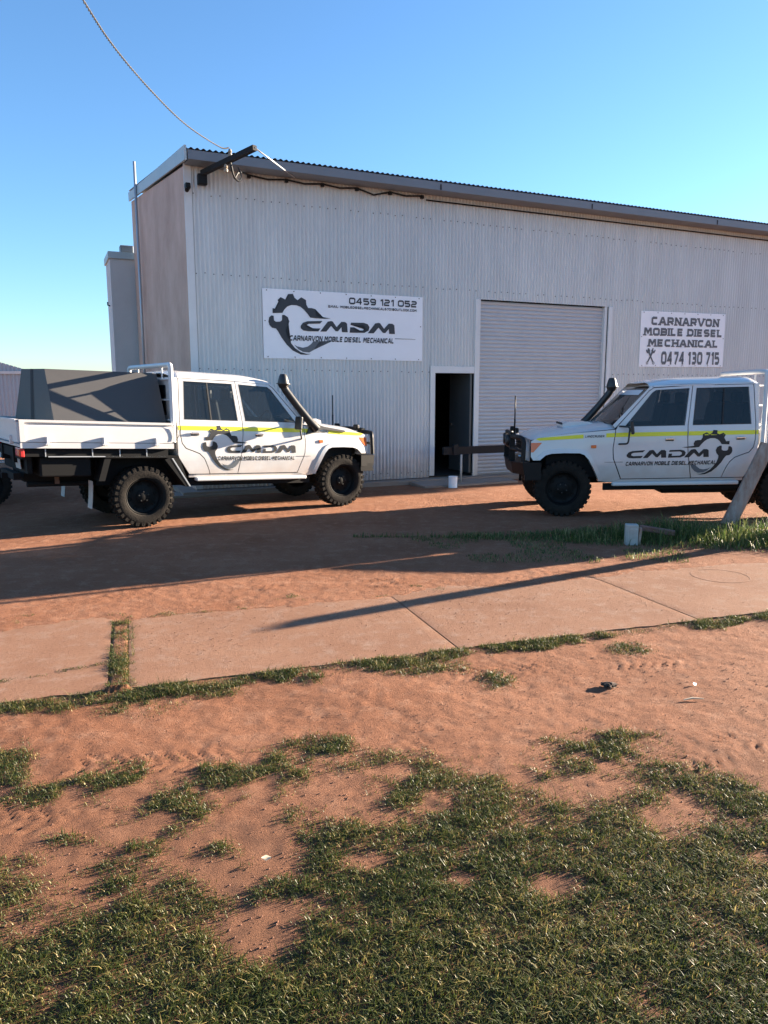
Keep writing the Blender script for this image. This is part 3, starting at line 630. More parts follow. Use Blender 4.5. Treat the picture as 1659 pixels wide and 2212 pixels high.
def spanner(c, ang, L):
    out = []; q_ = [(-.018, -L / 2), (.018, -L / 2), (.02, L / 2 - .06), (.055, L / 2 - .03), (.055, L / 2 + .04), (.022, L / 2 + .05), (.022, L / 2), (-.022, L / 2), (-.022, L / 2 + .05), (-.055, L / 2 + .04), (-.055, L / 2 - .03), (-.02, L / 2 - .06)]
    ca, sa = math.cos(ang), math.sin(ang); R2 = lambda p: (c[0] + p[0] * ca - p[1] * sa, c[1] + p[0] * sa + p[1] * ca)
    ring = [[R2((.034 * math.cos(t), -L / 2 - .03 + .034 * math.sin(t))), R2((.034 * math.cos(t2), -L / 2 - .03 + .034 * math.sin(t2))), R2((.018 * math.cos(t2), -L / 2 - .03 + .018 * math.sin(t2))), R2((.018 * math.cos(t), -L / 2 - .03 + .018 * math.sin(t)))] for t, t2 in [(2 * math.pi * k / 10, 2 * math.pi * (k + 1) / 10) for k in range(10)]]
    return [[R2(p) for p in q_]] + ring
flatpoly(spanner((.33, .24), R(32), .30), -1.33, -.63, .004, 'emblem', M['sgrey2'], s2); flatpoly(spanner((.33, .24), R(-32), .30), -1.33, -.63, .0036, 'emblem', M['sgrey2'], s2)

# ------------------------------------------------------------------ the two utes
YT = [(.40, .78), (.52, .80), (.60, .825), (.66, .845), (.83, .868), (.865, .874), (1.1, .880), (1.25, .878), (1.36, .868), (1.415, .858), (1.957, .775), (1.99, .765), (2.03, .745), (2.2, .6)]
def ys(z, x=1.5):
    y = float(np.interp(z, [a for a, _ in YT], [b for _, b in YT]))
    if x > 2.5: y -= .035 * min(1, (x - 2.5) / 1.0) * max(0, min(1, (z - .9) / .3))
    if x > 3.5: y -= .30 * (x - 3.5) ** 2
    return y
ZC = (.60, .66, .72, .83, .865, .95, 1.1, 1.25, 1.33, 1.415, 1.6, 1.8, 1.957)
def wheel_mesh():
    t = MB(); t.lathe([(.25, -.105), (.265, -.132), (.30, -.142), (.345, -.142), (.378, -.134), (.398, -.115), (.403, -.06), (.403, .06), (.398, .115), (.378, .134), (.345, .142), (.30, .142), (.265, .132), (.25, .105)], 56, 'y')
    n = 30
    for k in range(n):
        for sg in (-1, 1):
            a = 2 * math.pi * (k + (.5 if sg > 0 else 0)) / n; r = Euler((0, -a, 0)).to_matrix()
            t.box(r @ Vector((.402, sg * .096, 0)), (.030, .066, .052), rot=r); t.box(r @ Vector((.386, sg * .131, .0)), (.044, .022, .046), rot=r)
            a2 = a + .05; r2 = Euler((0, -a2, 0)).to_matrix() @ Euler((sg * .5, 0, 0)).to_matrix(); t.box(Euler((0, -a2, 0)).to_matrix() @ Vector((.404, sg * .033, 0)), (.026, .046, .050), rot=r2)
    r = MB(); r.lathe([(.252, -.10), (.252, .108), (.243, .112), (.232, .10), (.222, .05), (.20, .038), (.165, .034), (.12, .052), (.088, .056), (.088, .075), (.055, .092), (.0, .095)], 40, 'y')
    for k in range(8):
        a = 2 * math.pi * k / 8; r.lathe([(.0, .0), (.024, .0), (.028, .006), (.024, .012)], 10, 'y', (.182 * math.cos(a), .036, .182 * math.sin(a)))
    for k in range(5):
        a = 2 * math.pi * k / 5; r.lathe([(.011, .0), (.011, .03), (.0, .032)], 6, 'y', (.066 * math.cos(a), .068, .066 * math.sin(a)), mi=1)
    return t, r
_t, _r = wheel_mesh(); _to = _t.build('tyre', M['tyre']); _ro = _r.build('wheel', [M['rim'], M['black']])
TYRE_ME, WHEEL_ME = _to.data, _ro.data; bpy.data.objects.remove(_to); bpy.data.objects.remove(_ro)

ARCH_F = [(2.735, .62), (2.765, .70), (2.83, .83), (2.90, .95), (2.96, 1.015), (3.03, 1.042), (3.25, 1.048), (3.44, 1.042), (3.52, 1.02), (3.58, .97), (3.605, .945)]
def make_truck(loc, rz, rake, dz, label, emblem_side, front_shade=None):
    root = empty('pickup_truck', loc, rz, label, 'truck', 'white tray-back utes parked in front of the workshop')
    xf = lambda x, y, z: (x, y, z + dz - rake * (x - 1.5))
    def nb(): return MB(xf)
    def skin(mb, polys, side, off=0., flange=.03, xc=(), mi=0, zc=ZC):
        b = panels(polys, zc, xc); bmesh.ops.remove_doubles(b, verts=b.verts, dist=1e-4)
        if flange:
            be = [e for e in b.edges if len(e.link_faces) == 1]; ex = bmesh.ops.extrude_edge_only(b, edges=be)
            fl = {v for v in ex['geom'] if isinstance(v, bmesh.types.BMVert)}
        else: fl = set()
        for v in b.verts: v.co.y = side * (ys(v.co.z, v.co.x) + off - (flange if v in fl else 0))
        mb.bm(b, mi, True); b.free()
    rdoor = [(.585, 1.985), (1.428, 1.985), (1.487, 1.415), (1.487, 1.25), (1.468, 1.0), (1.40, .652), (.975, .652), (.955, .72), (.925, .80), (.885, .88), (.82, .945), (.72, .985), (.62, 1.02), (.565, 1.09), (.548, 1.20), (.548, 1.415)]
    fdoor = [(1.440, 1.985), (1.985, 1.962), (2.045, 1.92), (2.485, 1.425), (2.515, 1.37), (2.545, 1.10), (2.530, .95), (2.405, .652), (1.414, .652), (1.480, 1.0), (1.499, 1.25), (1.499, 1.415)]
    rpan = [[(.585, 1.985), (.655, 1.945), (.612, 1.425), (.548, 1.415)], [(.585, 1.985), (1.428, 1.985), (1.375, 1.945), (.655, 1.945)], [(1.428, 1.985), (1.487, 1.415), (1.422, 1.425), (1.375, 1.945)], [(.548, 1.415), (.612, 1.425), (1.422, 1.425)] + rdoor[2:-1]]
    fpan = [[(1.440, 1.985), (1.985, 1.962), (1.95, 1.930), (1.487, 1.945)], [(1.985, 1.962), (2.045, 1.92), (2.005, 1.895), (1.95, 1.930)], [(2.045, 1.92), (2.485, 1.425), (2.385, 1.425), (2.005, 1.895)], [(1.440, 1.985), (1.487, 1.945), (1.545, 1.425), (1.499, 1.415)], [(1.499, 1.415), (1.545, 1.425), (2.385, 1.425)] + fdoor[3:-1]]
    shell = nb()
    for sd_ in (-1, 1):
        skin(shell, [[(.50, 2.0), (.573, 1.992), (.536, 1.415), (.536, 1.19), (.553, 1.085), (.61, 1.01), (.715, .973), (.81, .935), (.875, .872), (.915, .79), (.945, .715), (.963, .652), (.66, .652), (.50, .90)]], sd_)
        skin(shell, [[(.573, 1.992), (.575, 2.02), (1.98, 2.0), (1.985, 1.974), (1.434, 1.996)]], sd_)                    # gutter band
        skin(shell, [[(1.985, 1.974), (2.03, 1.99), (2.56, 1.44), (2.535, 1.40), (2.50, 1.432), (2.055, 1.928)]], sd_)      # windscreen pillar
        skin(shell, [[(.66, .64), (.66, .60), (2.60, .60), (2.42, .64)]], sd_, -.01)
        skin(shell, [[(2.527, 1.375), (2.557, 1.10), (2.545, .95), (2.418, .645), (2.60, .60), (2.735, .62)] + ARCH_F[1:] + [(3.70, .945), (3.735, 1.0), (3.735, 1.225), (3.68, 1.262), (3.45, 1.30), (3.1, 1.335), (2.8, 1.355)]], sd_, xc=(2.7, 2.9, 3.1, 3.3, 3.5, 3.58, 3.64, 3.69))
    # roof, windscreen header, rear cab wall, cowl
    def roof(s, t):
        x = .49 + 1.545 * s; e = abs(t - .5) * 2; y = (t - .5) * 2 * .762
        cr = 2.012 + .098 * (1 - e ** 4) ** .8; fr = max(0, (x - 1.55) / .5) ** 2 * .075; bk = max(0, (.62 - x) / .13) ** 2 * .05
        return Vector((x, y * (1 - .06 * s), cr - fr * (1 - e ** 2 * .6) - bk))
    shell.grid(roof, 22, 24)
    def rear(s, t): z = .90 + 1.10 * t; y = (s - .5) * 2 * (ys(z) - .01); return Vector((.50 - .02 * (1 - (2 * s - 1) ** 4), y, z))
    shell.grid(rear, 12, 12)
    shell.grid(lambda s, t: Vector((2.52 + .09 * (1 - (2 * t - 1) ** 2) + .04 * s, (t - .5) * 2 * .80, 1.43 - .02 * s)), 2, 10)
    # nose panel
    shell.grid(lambda s, t: Vector((3.745 + .05 * (1 - (2 * t - 1) ** 4), (t - .5) * 2 * .80, .93 + .33 * s)), 4, 12)
    shell.build('cab', M['paint'], root)
    core = nb(); core.box((2.05, 0, .98), (2.9, 1.50, .62)); core.box((1.1, 0, .62), (5.0, .72, .16)); core.box((3.25, 0, .85), (.9, 1.1, .4)); core.box((.0, 0, .50), (.22, 1.3, .2)); core.box((3.25, 0, .48), (.2, 1.3, .18)); core.box((1.2, .35, .50), (1.1, .5, .22), bev=.03)
    core.tube([(.45, -.45, .52), (-1.4, -.5, .52)], .035, 8); core.build('chassis', M['dark'], root)
    # cabin: dark trim, seats, steering wheel
    tr = nb()
    for sd_ in (-1, 1): tr.box((1.5, sd_ * .77, 1.20), (1.95, .03, .42))
    tr.grid(lambda a, b: Vector((.54 + 1.42 * a, (b - .5) * 1.40, 1.955 + .03 * (1 - (2 * b - 1) ** 2))), 2, 6); tr.box((.53, 0, 1.35), (.02, 1.5, .75)); tr.box((2.36, 0, 1.36), (.30, 1.5, .18), rot=(0, R(12), 0), bev=.03)
    tr.build('cabin_trim', M['rubber'], root)
    for sx in (.72, 1.55):
        for sy in (-.37, .37):
            st = nb(); st.box((sx, sy, 1.42), (.14, .50, .62), rot=(0, R(-10), 0), bev=.05); st.box((sx - .07, sy, 1.80), (.10, .26, .18), bev=.04); st.box((sx + .22, sy, 1.20), (.5, .5, .14), bev=.04); st.build('seat', M['dark'] if sx < 1 else M['black'], root)
    swl = nb(); cw = Vector((2.10, -.37, 1.40)); swl.tube([cw + Vector((.07 * math.sin(a), .19 * math.cos(a), .18 * math.sin(a))) for a in [2 * math.pi * k / 24 for k in range(25)]], .014, 8); swl.tube([cw + Vector((0, -.18, 0)), cw + Vector((.05, 0, -.03)), cw + Vector((0, .18, 0))], .012, 6); swl.build('steering_wheel', M['rubber'], root)
    # bonnet with scoop
    hd = nb()
    def hood(s, t):
        x = 2.535 + 1.215 * s; e = (t - .5) * 2; zed = 1.385 - .105 * s - .04 * s ** 6; zc = 1.478 - .135 * s - .075 * max(0, (s - .8) / .2) ** 2
        z = zed + (zc - zed) * (1 - abs(e) ** 3.2); return Vector((x + .04 * s * (1 - e * e), e * (.845 - .05 * s), z))
    hd.grid(hood, 20, 20); bon = hd.build('bonnet', M['paint'], root)
    sc = nb(); pr = [(2.72, 1.445), (2.82, 1.475), (3.10, 1.480), (3.19, 1.455), (3.20, 1.39), (2.72, 1.40)]
    sc.prism(pr, lambda x, z: Vector((x, -.30, z)), lambda x, z: Vector((x, .30, z))); sc.build('bonnet_scoop', M['paint'], bon)
    sg_ = nb(); sg_.box((3.203, 0, 1.455), (.012, .5, .03)); sg_.build('scoop_grille', M['rubber'], bon)
    # windscreen, rear window
    ws = nb(); ws.grid(lambda s, t: Vector((2.565 + .07 * (1 - (2 * t - 1) ** 2) - .505 * s, (t - .5) * 2 * (.735 - .07 * s), 1.452 + .515 * s)), 4, 10)
    wso = ws.build('windscreen', M['glass'], root)
    bn = nb(); bn.grid(lambda s, t: Vector((2.565 + .07 * (1 - (2 * t - 1) ** 2) - .505 * (.80 + .14 * s) + .005, (t - .5) * 1.9 * (.735 - .07 * .85), 1.452 + .515 * (.80 + .14 * s) + .005)), 2, 10)
    if emblem_side > 0: bn.build('sun_strip', M['clear'], wso)
    wp = nb(); wp.tube([(2.60, .5, 1.462), (2.55, -.05, 1.495)], .008, 6); wp.tube([(2.60, -.25, 1.462), (2.53, -.68, 1.50)], .008, 6); wp.build('wipers', M['rubber'], wso)
    rw = nb(); rw.box((.472, 0, 1.68), (.012, 1.1, .42)); rw.build('rear_window', M['glass'], root)
    # doors with glass, handles, mirrors
    for sd_ in (-1, 1):
        for poly, gp, hx, nm in ((rdoor, [(.655, 1.945), (1.375, 1.945), (1.422, 1.425), (.612, 1.425)], .70, 'rear_door'), (fdoor, [(1.487, 1.945), (1.95, 1.930), (2.005, 1.895), (2.385, 1.425), (1.545, 1.425)], 1.70, 'front_door')):
            dm = nb(); skin(dm, rpan if nm == 'rear_door' else fpan, sd_, 0, .03); d = dm.build(nm, M['paint'], root)
            gm = nb(); cx = sum(p[0] for p in gp) / len(gp); cz = sum(p[1] for p in gp) / len(gp); big = [(cx + (p[0] - cx) * 1.018, cz + (p[1] - cz) * 1.025) for p in gp]
            skin(gm, [[gp[k], gp[(k + 1) % len(gp)], big[(k + 1) % len(gp)], big[k]] for k in range(len(gp))], sd_, .003, 0); gm.build('window_seal', M['rubber'], d)
            gm = nb(); skin(gm, [gp], sd_, -.004, 0); gl_ = gm.build('window', M['glass'], d)
            if nm == 'rear_door':
                gm = nb(); skin(gm, [[(.985, 1.943), (1.003, 1.943), (1.020, 1.427), (1.002, 1.427)]], sd_, .010, 0); gm.build('window_bar', M['rubber'], d)
            h = nb(); zz = 1.228; h.box((hx + .05, sd_ * (ys(zz) + .018), zz), (.13, .024, .03), bev=.008); h.box((hx + .05, sd_ * (ys(zz) + .004), zz - .012), (.115, .008, .035), mi=1); h.build('door_handle', [M['chrome'], M['rubber']], d)
        mm = nb(); y0 = sd_ * .87
        mm.tube(fillet([(2.47, y0, 1.425), (2.36, sd_ * 1.03, 1.42), (2.38, sd_ * 1.05, 1.18), (2.47, y0, 1.165)], .05), .013, 8)
        mm.box((2.335, sd_ * 1.05, 1.415), (.05, .14, .20), rot=(0, R(8), sd_ * R(-12)), bev=.02); mr = mm.build('mirror', M['black'], root)
    # hi-vis stripe along both sides, badge
    for sd_ in (-1, 1):
        st = nb(); skin(st, [[(.505, 1.272), (.536, 1.272), (.536, 1.332), (.505, 1.332)], [(.55, 1.272), (1.484, 1.272), (1.484, 1.332), (.55, 1.332)], [(1.502, 1.272), (2.524, 1.270), (2.518, 1.331), (1.502, 1.332)], [(2.534, 1.270), (2.655, 1.266), (2.655, 1.326), (2.53, 1.330)], [(2.98, 1.258), (3.62, 1.235), (3.67, 1.26), (3.62, 1.276), (2.98, 1.315)]], sd_, .004, 0, xc=(3.1, 3.3, 3.45, 3.55))
        st.build('reflective_stripe', M['yellow'], root)
        bg = nb(); tp = text_polys('LANDCRUISER', .27, .034, .2, .2, .12)
        for i, gr in enumerate(tp):
            for qd in gr:
                pv = []
                for p in qd:
                    x = (2.685 + p[0]) if sd_ < 0 else (2.955 - p[0]); z = 1.268 + p[1]; pv.append((x, sd_ * (ys(z, x) + .006 + .0002 * (i % 4)), z))
                bg.add(pv, [(0, 1, 2, 3)])
        bg.build('badge', M['vinyl'], root, fixn=False)
        ind = nb(); ind.box((2.83, sd_ * (ys(1.135, 2.83) + .008), 1.135), (.075, .02, .045), bev=.006); ind.build('side_indicator', M['orange'], root)
        fl = nb(); A2 = ARCH_F; ot = []
        cx, cz = 3.25, .62
        for x, z in A2: d = Vector((x - cx, z - cz)).normalized(); ot.append((x + d.x * .062, z + d.y * .062))
        n = len(A2)
        vs = [Vector((x, sd_ * (ys(z, x) + .022), z)) for x, z in A2] + [Vector((x, sd_ * (ys(z, x) + .014), z)) for x, z in ot] + [Vector((x, sd_ * (ys(z, x) - .02), z)) for x, z in ot] + [Vector((x, sd_ * (ys(z, x) - .08), z)) for x, z in A2]
        fl.add(vs, [(k * n + i, k * n + i + 1, (k + 1) * n + i + 1, (k + 1) * n + i) for k in range(3) for i in range(n - 1)] + [(3 * n + i, 3 * n + i + 1, i + 1, i) for i in range(n - 1)], 0, True)
        fl.build('wheel_arch_flare', M['paint'], root)
        # headlight cluster wrapping the corner
        hl = nb(); skin(hl, [[(3.575, 1.205), (3.735, 1.205), (3.735, 1.065), (3.70, 1.065)]], sd_, .006, 0, xc=(3.62, 3.66, 3.7)); hl.build('indicator_lens', M['orange'], root)
        hl = nb(); hl.grid(lambda s, t: Vector((3.752 + .045 * t, sd_ * (.795 - .24 * t), 1.07 + .14 * s)), 3, 6); hl.build('headlight', M['clear'], root)
        # side step
        ss = nb(); ss.box((1.64, sd_ * .86, .578), (1.80, .10, .055), bev=.015); ss.build('side_step', M['hoop'], root)
        sk = nb(); sk.box((1.65, sd_ * .78, .53), (2.0, .06, .10)); sk.build('step_bracket', M['dark'], root)
    gr_ = nb(); gr_.box((3.80, 0, 1.135), (.02, 1.05, .16));
    for k in range(5): gr_.box((3.815, 0, 1.075 + .032 * k), (.012, 1.05, .010))
    gr_.build('grille', M['bsteel'], root)
    # bull bar
    bb_ = nb()
    plan = [(3.585, .905), (3.86, .895), (4.00, .60), (4.03, 0), (4.00, -.60), (3.86, -.895), (3.585, -.905), (3.62, -.70), (3.78, -.5), (3.78, .5), (3.62, .70)]
    bb_.prism(plan, lambda x, y: Vector((x - .03 * (x > 3.8), y, .735)), lambda x, y: Vector((x, y, .915)))
    bb_.box((3.70, .84, .72), (.24, .12, .13)); bb_.box((3.70, -.84, .72), (.24, .12, .13))
    for sd_ in (-1, 1):
        bb_.prism([(3.92, .9), (4.02, .9), (4.00, 1.33), (3.93, 1.34)], lambda x, z: Vector((x, sd_ * .40, z)), lambda x, z: Vector((x, sd_ * .425, z)))
        bb_.tube(fillet([(3.97, sd_ * .42, 1.285), (3.92, sd_ * .70, 1.285), (3.84, sd_ * .84, 1.27), (3.85, sd_ * .85, .93)], .09, 5), .034, 10)
        bb_.tube(fillet([(3.99, sd_ * .42, 1.10), (3.93, sd_ * .70, 1.10), (3.86, sd_ * .83, 1.08)], .09, 5), .022, 10)
    bb_.tube([(3.975, -.42, 1.32), (3.985, 0, 1.335), (3.975, .42, 1.32)], .030, 10); bb_.tube([(3.99, -.42, 1.12), (4.0, 0, 1.12), (3.99, .42, 1.12)], .022, 10)
    bb_.build('bull_bar', M['bsteel'], root)
    for sd_ in (-1, 1):
        dl = nb(); dl.lathe([(.0, .035), (.085, .03), (.095, .0), (.07, -.05), (.0, -.07)], 20, 'x', (4.02, sd_ * .22, 1.215)); dl.build('driving_light', M['black'], root)
        bm_ = nb(); bm_.lathe([(.0, .03), (.014, .025), (.016, 0), (.0, -.01)], 10, 'x', (3.885, sd_ * .80, 1.01)); bm_.build('marker_lamp', M['chrome'], root)
        wl = nb(); wl.box((3.90, sd_ * .30, 1.365), (.07, .11, .08), bev=.02); wl.build('work_light', M['bsteel'], root)
    an_ = nb(); an_.tube([(3.95, .52, 1.27), (3.95, .52, 1.36)], .022, 8); an_.tube([(3.95, .52, 1.36), (3.95, .52, 1.55)], .013, 8); an_.tube([(3.95, .52, 1.55), (3.95, .52, 1.90)], .010, 8); an_.build('aerial', M['bsteel'], root)
    # snorkel on the driver's side (right-hand side)
    sn = nb(); y0 = -.80
    sn.tube(fillet([(2.235, y0 + .02, 1.97), (2.265, y0 + .01, 1.90), (2.44, -.855, 1.66), (2.66, -.895, 1.395), (2.70, -.90, 1.33)], .08, 4), [.052] * 2 + [.054] * 14 + [.062] * 20, 12) if False else None
    pts = fillet([(2.235, y0 + .02, 1.97), (2.265, y0 + .005, 1.90), (2.44, -.855, 1.66), (2.64, -.90, 1.42), (2.74, -.905, 1.33)], .08, 4)
    sn.tube(pts, [.058 + .018 * max(0, (i / len(pts) - .5)) * 2 for i in range(len(pts))], 12)
    sn.prism([(2.56, 1.245), (2.62, 1.36), (2.76, 1.40), (2.90, 1.365), (3.28, 1.315), (3.30, 1.285), (2.86, 1.325), (2.70, 1.262)], lambda x, z: Vector((x, -(ys(z, x) - .02), z)), lambda x, z: Vector((x, -(ys(z, x) + .03), z)))
    sn.build('snorkel', M['black'], root)
    sh = nb(); sh.lathe([(.0, .17), (.045, .168), (.066, .13), (.086, .05), (.088, .03), (.110, .028), (.110, .018), (.088, .016), (.07, -.03), (.05, -.05), (.0, -.05)], 20, 'z', (2.235, y0 + .02, 1.975)); sh.build('snorkel_head', M['black'], root)
    # tray: sides, rails, posts, latches, floor, headboard
    TX0, TX1, TY = -1.52, .42, .93
    fl = nb(); fl.box(((TX0 + TX1) / 2, 0, 1.035), (TX1 - TX0 - .02, 2 * TY - .03, .03)); fl.build('tray_floor', M['trayw'], root)
    for sd_ in (-1, 1):
        dsd = nb(); y1 = sd_ * TY
        prof = [(y1, 1.09), (y1, 1.285), (y1 - sd_ * .012, 1.30), (y1 - sd_ * .012, 1.325), (y1 + sd_ * .012, 1.335), (y1 + sd_ * .012, 1.365), (y1 - sd_ * .03, 1.365), (y1 - sd_ * .03, 1.09)]
        vs = [Vector((x, p, z)) for x in (TX0, TX1 - .02) for p, z in prof]; n = len(prof)
        dsd.add(vs, [(i, (i + 1) % n, n + (i + 1) % n, n + i) for i in range(n)] + [tuple(range(n)), tuple(range(n, 2 * n))])
        dsd.box((TX0 + .03, y1 + sd_ * .006, 1.22), (.06, .016, .26))
        dso = dsd.build('drop_side', M['trayw'], root)
        for lx in (-1.215, -.525, .165):
            lt = nb(); lt.box((lx, y1 + sd_ * .025, 1.105), (.028, .05, .115), bev=.01); lt.box((lx + .01, y1 + sd_ * .03, 1.065), (.07, .04, .02), bev=.006); lt.build('latch', M['hoop'], dso)
        rl = nb(); rl.box(((TX0 + TX1) / 2, y1 - sd_ * .014, 1.048), (TX1 - TX0, .03, .070)); rl.build('tray_rail', M['trayw'], root)
        ub = nb(); ub.box(((TX0 + TX1) / 2 - .02, y1 - sd_ * .15, .955), (TX1 - TX0 - .1, .2, .10)); ub.box(((TX0 + TX1) / 2, sd_ * .38, .90), (TX1 - TX0, .1, .2))
        for x in (-1.23, -.66, -.31, .05): ub.box((x, y1 - sd_ * .045, .955), (.012, .014, .10), mi=1)
        ub.box(((TX0 + TX1) / 2 + .1, y1 - sd_ * .05, .905), (1.5, .02, .012), mi=1)
        ub.build('tray_bearer', [M['dark'], M['metalgrey']], root)
        mg = nb(); mg.box((.0, sd_ * .74, .90), (1.0, .30, .03)); mg.prism([(.50, .90), (.40, .90), (.30, .86), (.58, .48), (.64, .48)], lambda x, z: Vector((x, sd_ * .60, z)), lambda x, z: Vector((x, sd_ * .89, z)))
        mg.add([Vector((.395, sd_ * .895, .88)), Vector((.415, sd_ * .895, .88)), Vector((.655, sd_ * .895, .48)), Vector((.635, sd_ * .895, .48))], [(0, 1, 2, 3)], 1)
        mg.prism([(-.50, .90), (-.42, .90), (-.52, .58), (-.60, .58)], lambda x, z: Vector((x, sd_ * .62, z)), lambda x, z: Vector((x, sd_ * .88, z)))
        mg.build('mudguard', [M['dark'], M['metalgrey']], root)
        mf = nb(); mf.grid(lambda s, t: Vector((-.66 - .03 * s * s, sd_ * (.62 + .20 * t), .575 - .37 * s)), 6, 2, sm=True); mf.grid(lambda s, t: Vector((-.665 - .03 * s * s, sd_ * (.62 + .20 * t), .575 - .37 * s)), 6, 2); mf.build('mud_flap', M['flapw'], root, fixn=False)
        tl = nb(); tl.box((-1.50, sd_ * .76, .955), (.05, .30, .11), bev=.01); tl.box((-1.528, sd_ * .82, .955), (.012, .12, .08), mi=1); tl.build('tail_light', [M['red'], M['orange']], root)
    tb = nb()  # dark bulk added so no lit ground shows under the tray
    for sd_ in (-1, 1): tb.box((-.98, sd_ * .62, .77), (.62, .40, .26), bev=.02); tb.box((0, sd_ * .56, .70), (1.1, .04, .42))
    tb.lathe([(.0, .13), (.25, .13), (.36, .11), (.39, .05), (.39, -.05), (.36, -.11), (.0, -.13)], 28, 'z', (-1.02, 0, .66)); tb.box((-.2, 0, .80), (2.3, .9, .16)); tb.box((-1.40, 0, .78), (.06, 1.5, .20)); tb.build('under_tray_fill', M['dark'], root)
    tg = nb(); tg.box((TX0 - .015, 0, 1.225), (.03, 2 * TY - .01, .275)); tg.box((TX0 - .022, 0, 1.35), (.045, 2 * TY - .01, .035)); tg.box((TX0 - .03, 0, 1.09), (.012, 2 * TY - .06, .012)); tgo = tg.build('tailgate', M['trayw'], root)
    for y in (-.6, .6): lt = nb(); lt.box((TX0 - .04, y, 1.105), (.05, .03, .115), bev=.01); lt.build('latch', M['hoop'], tgo)
    rb = nb(); rb.box((-1.45, 0, .93), (.10, 1.7, .12)); rb.box((-1.5, 0, .62), (.08, .9, .09)); rb.box((-1.56, 0, .60), (.1, .07, .07)); rb.build('rear_bar', M['dark'], root)
    pl_ = nb(); pl_.box((-1.47, -.42, .79), (.006, .30, .13), rot=(0, R(-4), 0)); pl_.build('number_plate', M['plate'], root)
    sk_ = nb(); sk_.tube(fillet([(-1.05, -.55, .66), (-1.06, -.55, .72), (-1.05, -.60, .70), (-1.05, -.60, .60)], .02), .016, 8); sk_.box((-1.05, -.585, .58), (.05, .04, .10)); sk_.build('shackle', mat('rusty_shackle', (.10, .05, .03), .7), root)
    hb = nb(); pw = .87
    hb.tube(fillet([(.44, -pw, 1.10), (.44, -pw, 2.155), (.46, -pw + .1, 2.16), (.46, pw - .1, 2.16), (.44, pw, 2.155), (.44, pw, 1.10)], .13, 6), .034, 12)
    for z in (1.40, 1.68, 1.965): hb.tube([(.44, -pw, z), (.44, pw, z)], .013, 8)
    for y in (-.5, .5): hb.tube([(.455, y, 1.965), (.455, y, 2.14)], .013, 8)
    hb.build('headboard', M['hoop'], root)
    hw = nb(); hw.box((.465, 0, 1.22), (.012, 1.66, .24)); hw.build('headboard_panel', M['trayw'], root)
    cb = nb(); cb.tube(fillet([(.42, -.945, 1.33), (.46, -.955, 1.33), (.50, -.955, 1.27), (.49, -.95, 1.19), (.44, -.945, 1.13)], .03), .005, 6); cb.build('tie_cord', M['rubber'], root)
    # door emblem on both sides: gear, spanner, monogram, business name
    for sd_ in (-1, 1):
        k = .595; ex = min(p[0] for p in EMB[1]); zoff = 1.345 - k * max(p[1] for p in EMB[0])
        right = sd_ < 0                                     # right-hand side: picture x runs with +x of the truck
        for nm, polys, mt in (('emblem', EMB, M['vinyl']), ('emblem_crescent', [EMC], M['vgrey']), ('monogram', BIG, M['vinyl']), ('name_line', [EML], M['vinyl'])):
            dc = nb(); PP = []
            for pl in polys:
                if nm in ('emblem', 'emblem_crescent'): PP.append([(.853 + (p[0] - ex) * k, zoff + p[1] * k) for p in pl])
                elif right: PP.append([(.853 + (p[0] - ex) * k * 1.005, zoff + p[1] * k) for p in pl])
                else: PP.append([(2.36 - (p[0] - TXT_X - (.075 if nm == 'monogram' else 0)) * k * 1.0 if nm == 'monogram' else 2.40 + (p[0] - min(q_[0] for q_ in EML)) * k, zoff + p[1] * k) for p in pl])
            if nm == 'monogram' and not right:
                x0 = min(p[0] for q_ in BIG for p in q_); PP = [[(2.352 - (p[0] - x0) * k * 1.02, zoff + p[1] * k) for p in pl] for pl in polys]
            skin(dc, PP, sd_, .0045, 0, zc=(.66, .75, .83, .865, .95, 1.05, 1.1, 1.2, 1.3)); dc.build(nm, mt, root, fixn=False)
        tx = nb()
        for i, gr in enumerate(NAME):
            for qd in gr:
                pv = []
                for p in qd:
                    z = zoff + (TXT_Y - TXT_H / 2 + p[1]) * k; x = (.853 + (TXT_X - ex + p[0]) * k) if right else (2.36 - p[0] * k * 1.02); pv.append((x, sd_ * (ys(z, x) + .0048 + .0002 * (i % 5)), z))
                tx.add(pv, [(0, 1, 2, 3)])
        tx.build('business_name', M['vinyl'], root, fixn=False)
    for x, y, steer in ((0, -.735, 0), (0, .735, 0), (3.25, -.735, 0), (3.25, .735, 0)):
        w = link('wheel', WHEEL_ME, root); w.location = (x, y, .42); w.rotation_euler = (0, random.uniform(0, 1), 0 if y > 0 else math.pi)
        link('tyre', TYRE_ME, w)
    return root
T1 = make_truck((-3.793, 10.787, 0), R(36.5), .048, 0., 'white crew cab ute with grey canopy on its tray and snorkel on the near side', -1)
T2 = make_truck((5.962, 11.601, 0), R(176), .024, -.055, 'white crew cab ute with bull bar, front end beside the roller door', 1)

# grey tapered canopy standing on the left ute's tray
cn = empty('tray_canopy', T1.location, R(36.5), 'grey slope-sided canopy box standing on the tray of a ute', 'canopy')
mb = MB(); zb, zt = 1.09, 2.10
rb_, rt_ = [(.40, -.80), (-1.07, -.88), (-1.42, .04), (-1.07, .86), (.40, .80)], [(.385, -.47), (-1.08, -.47), (-1.27, -.03), (-1.08, .47), (.385, .47)]
rb_ = [(.400, -.86), (-1.065, -.86), (-1.43, .0), (-1.065, .86), (.400, .86)]
vs = [Vector((x, y, zb - .048 * (x - 1.5) + .0)) for x, y in rb_] + [Vector((x, y, zt + .0 - .025 * (x - .4))) for x, y in rt_]
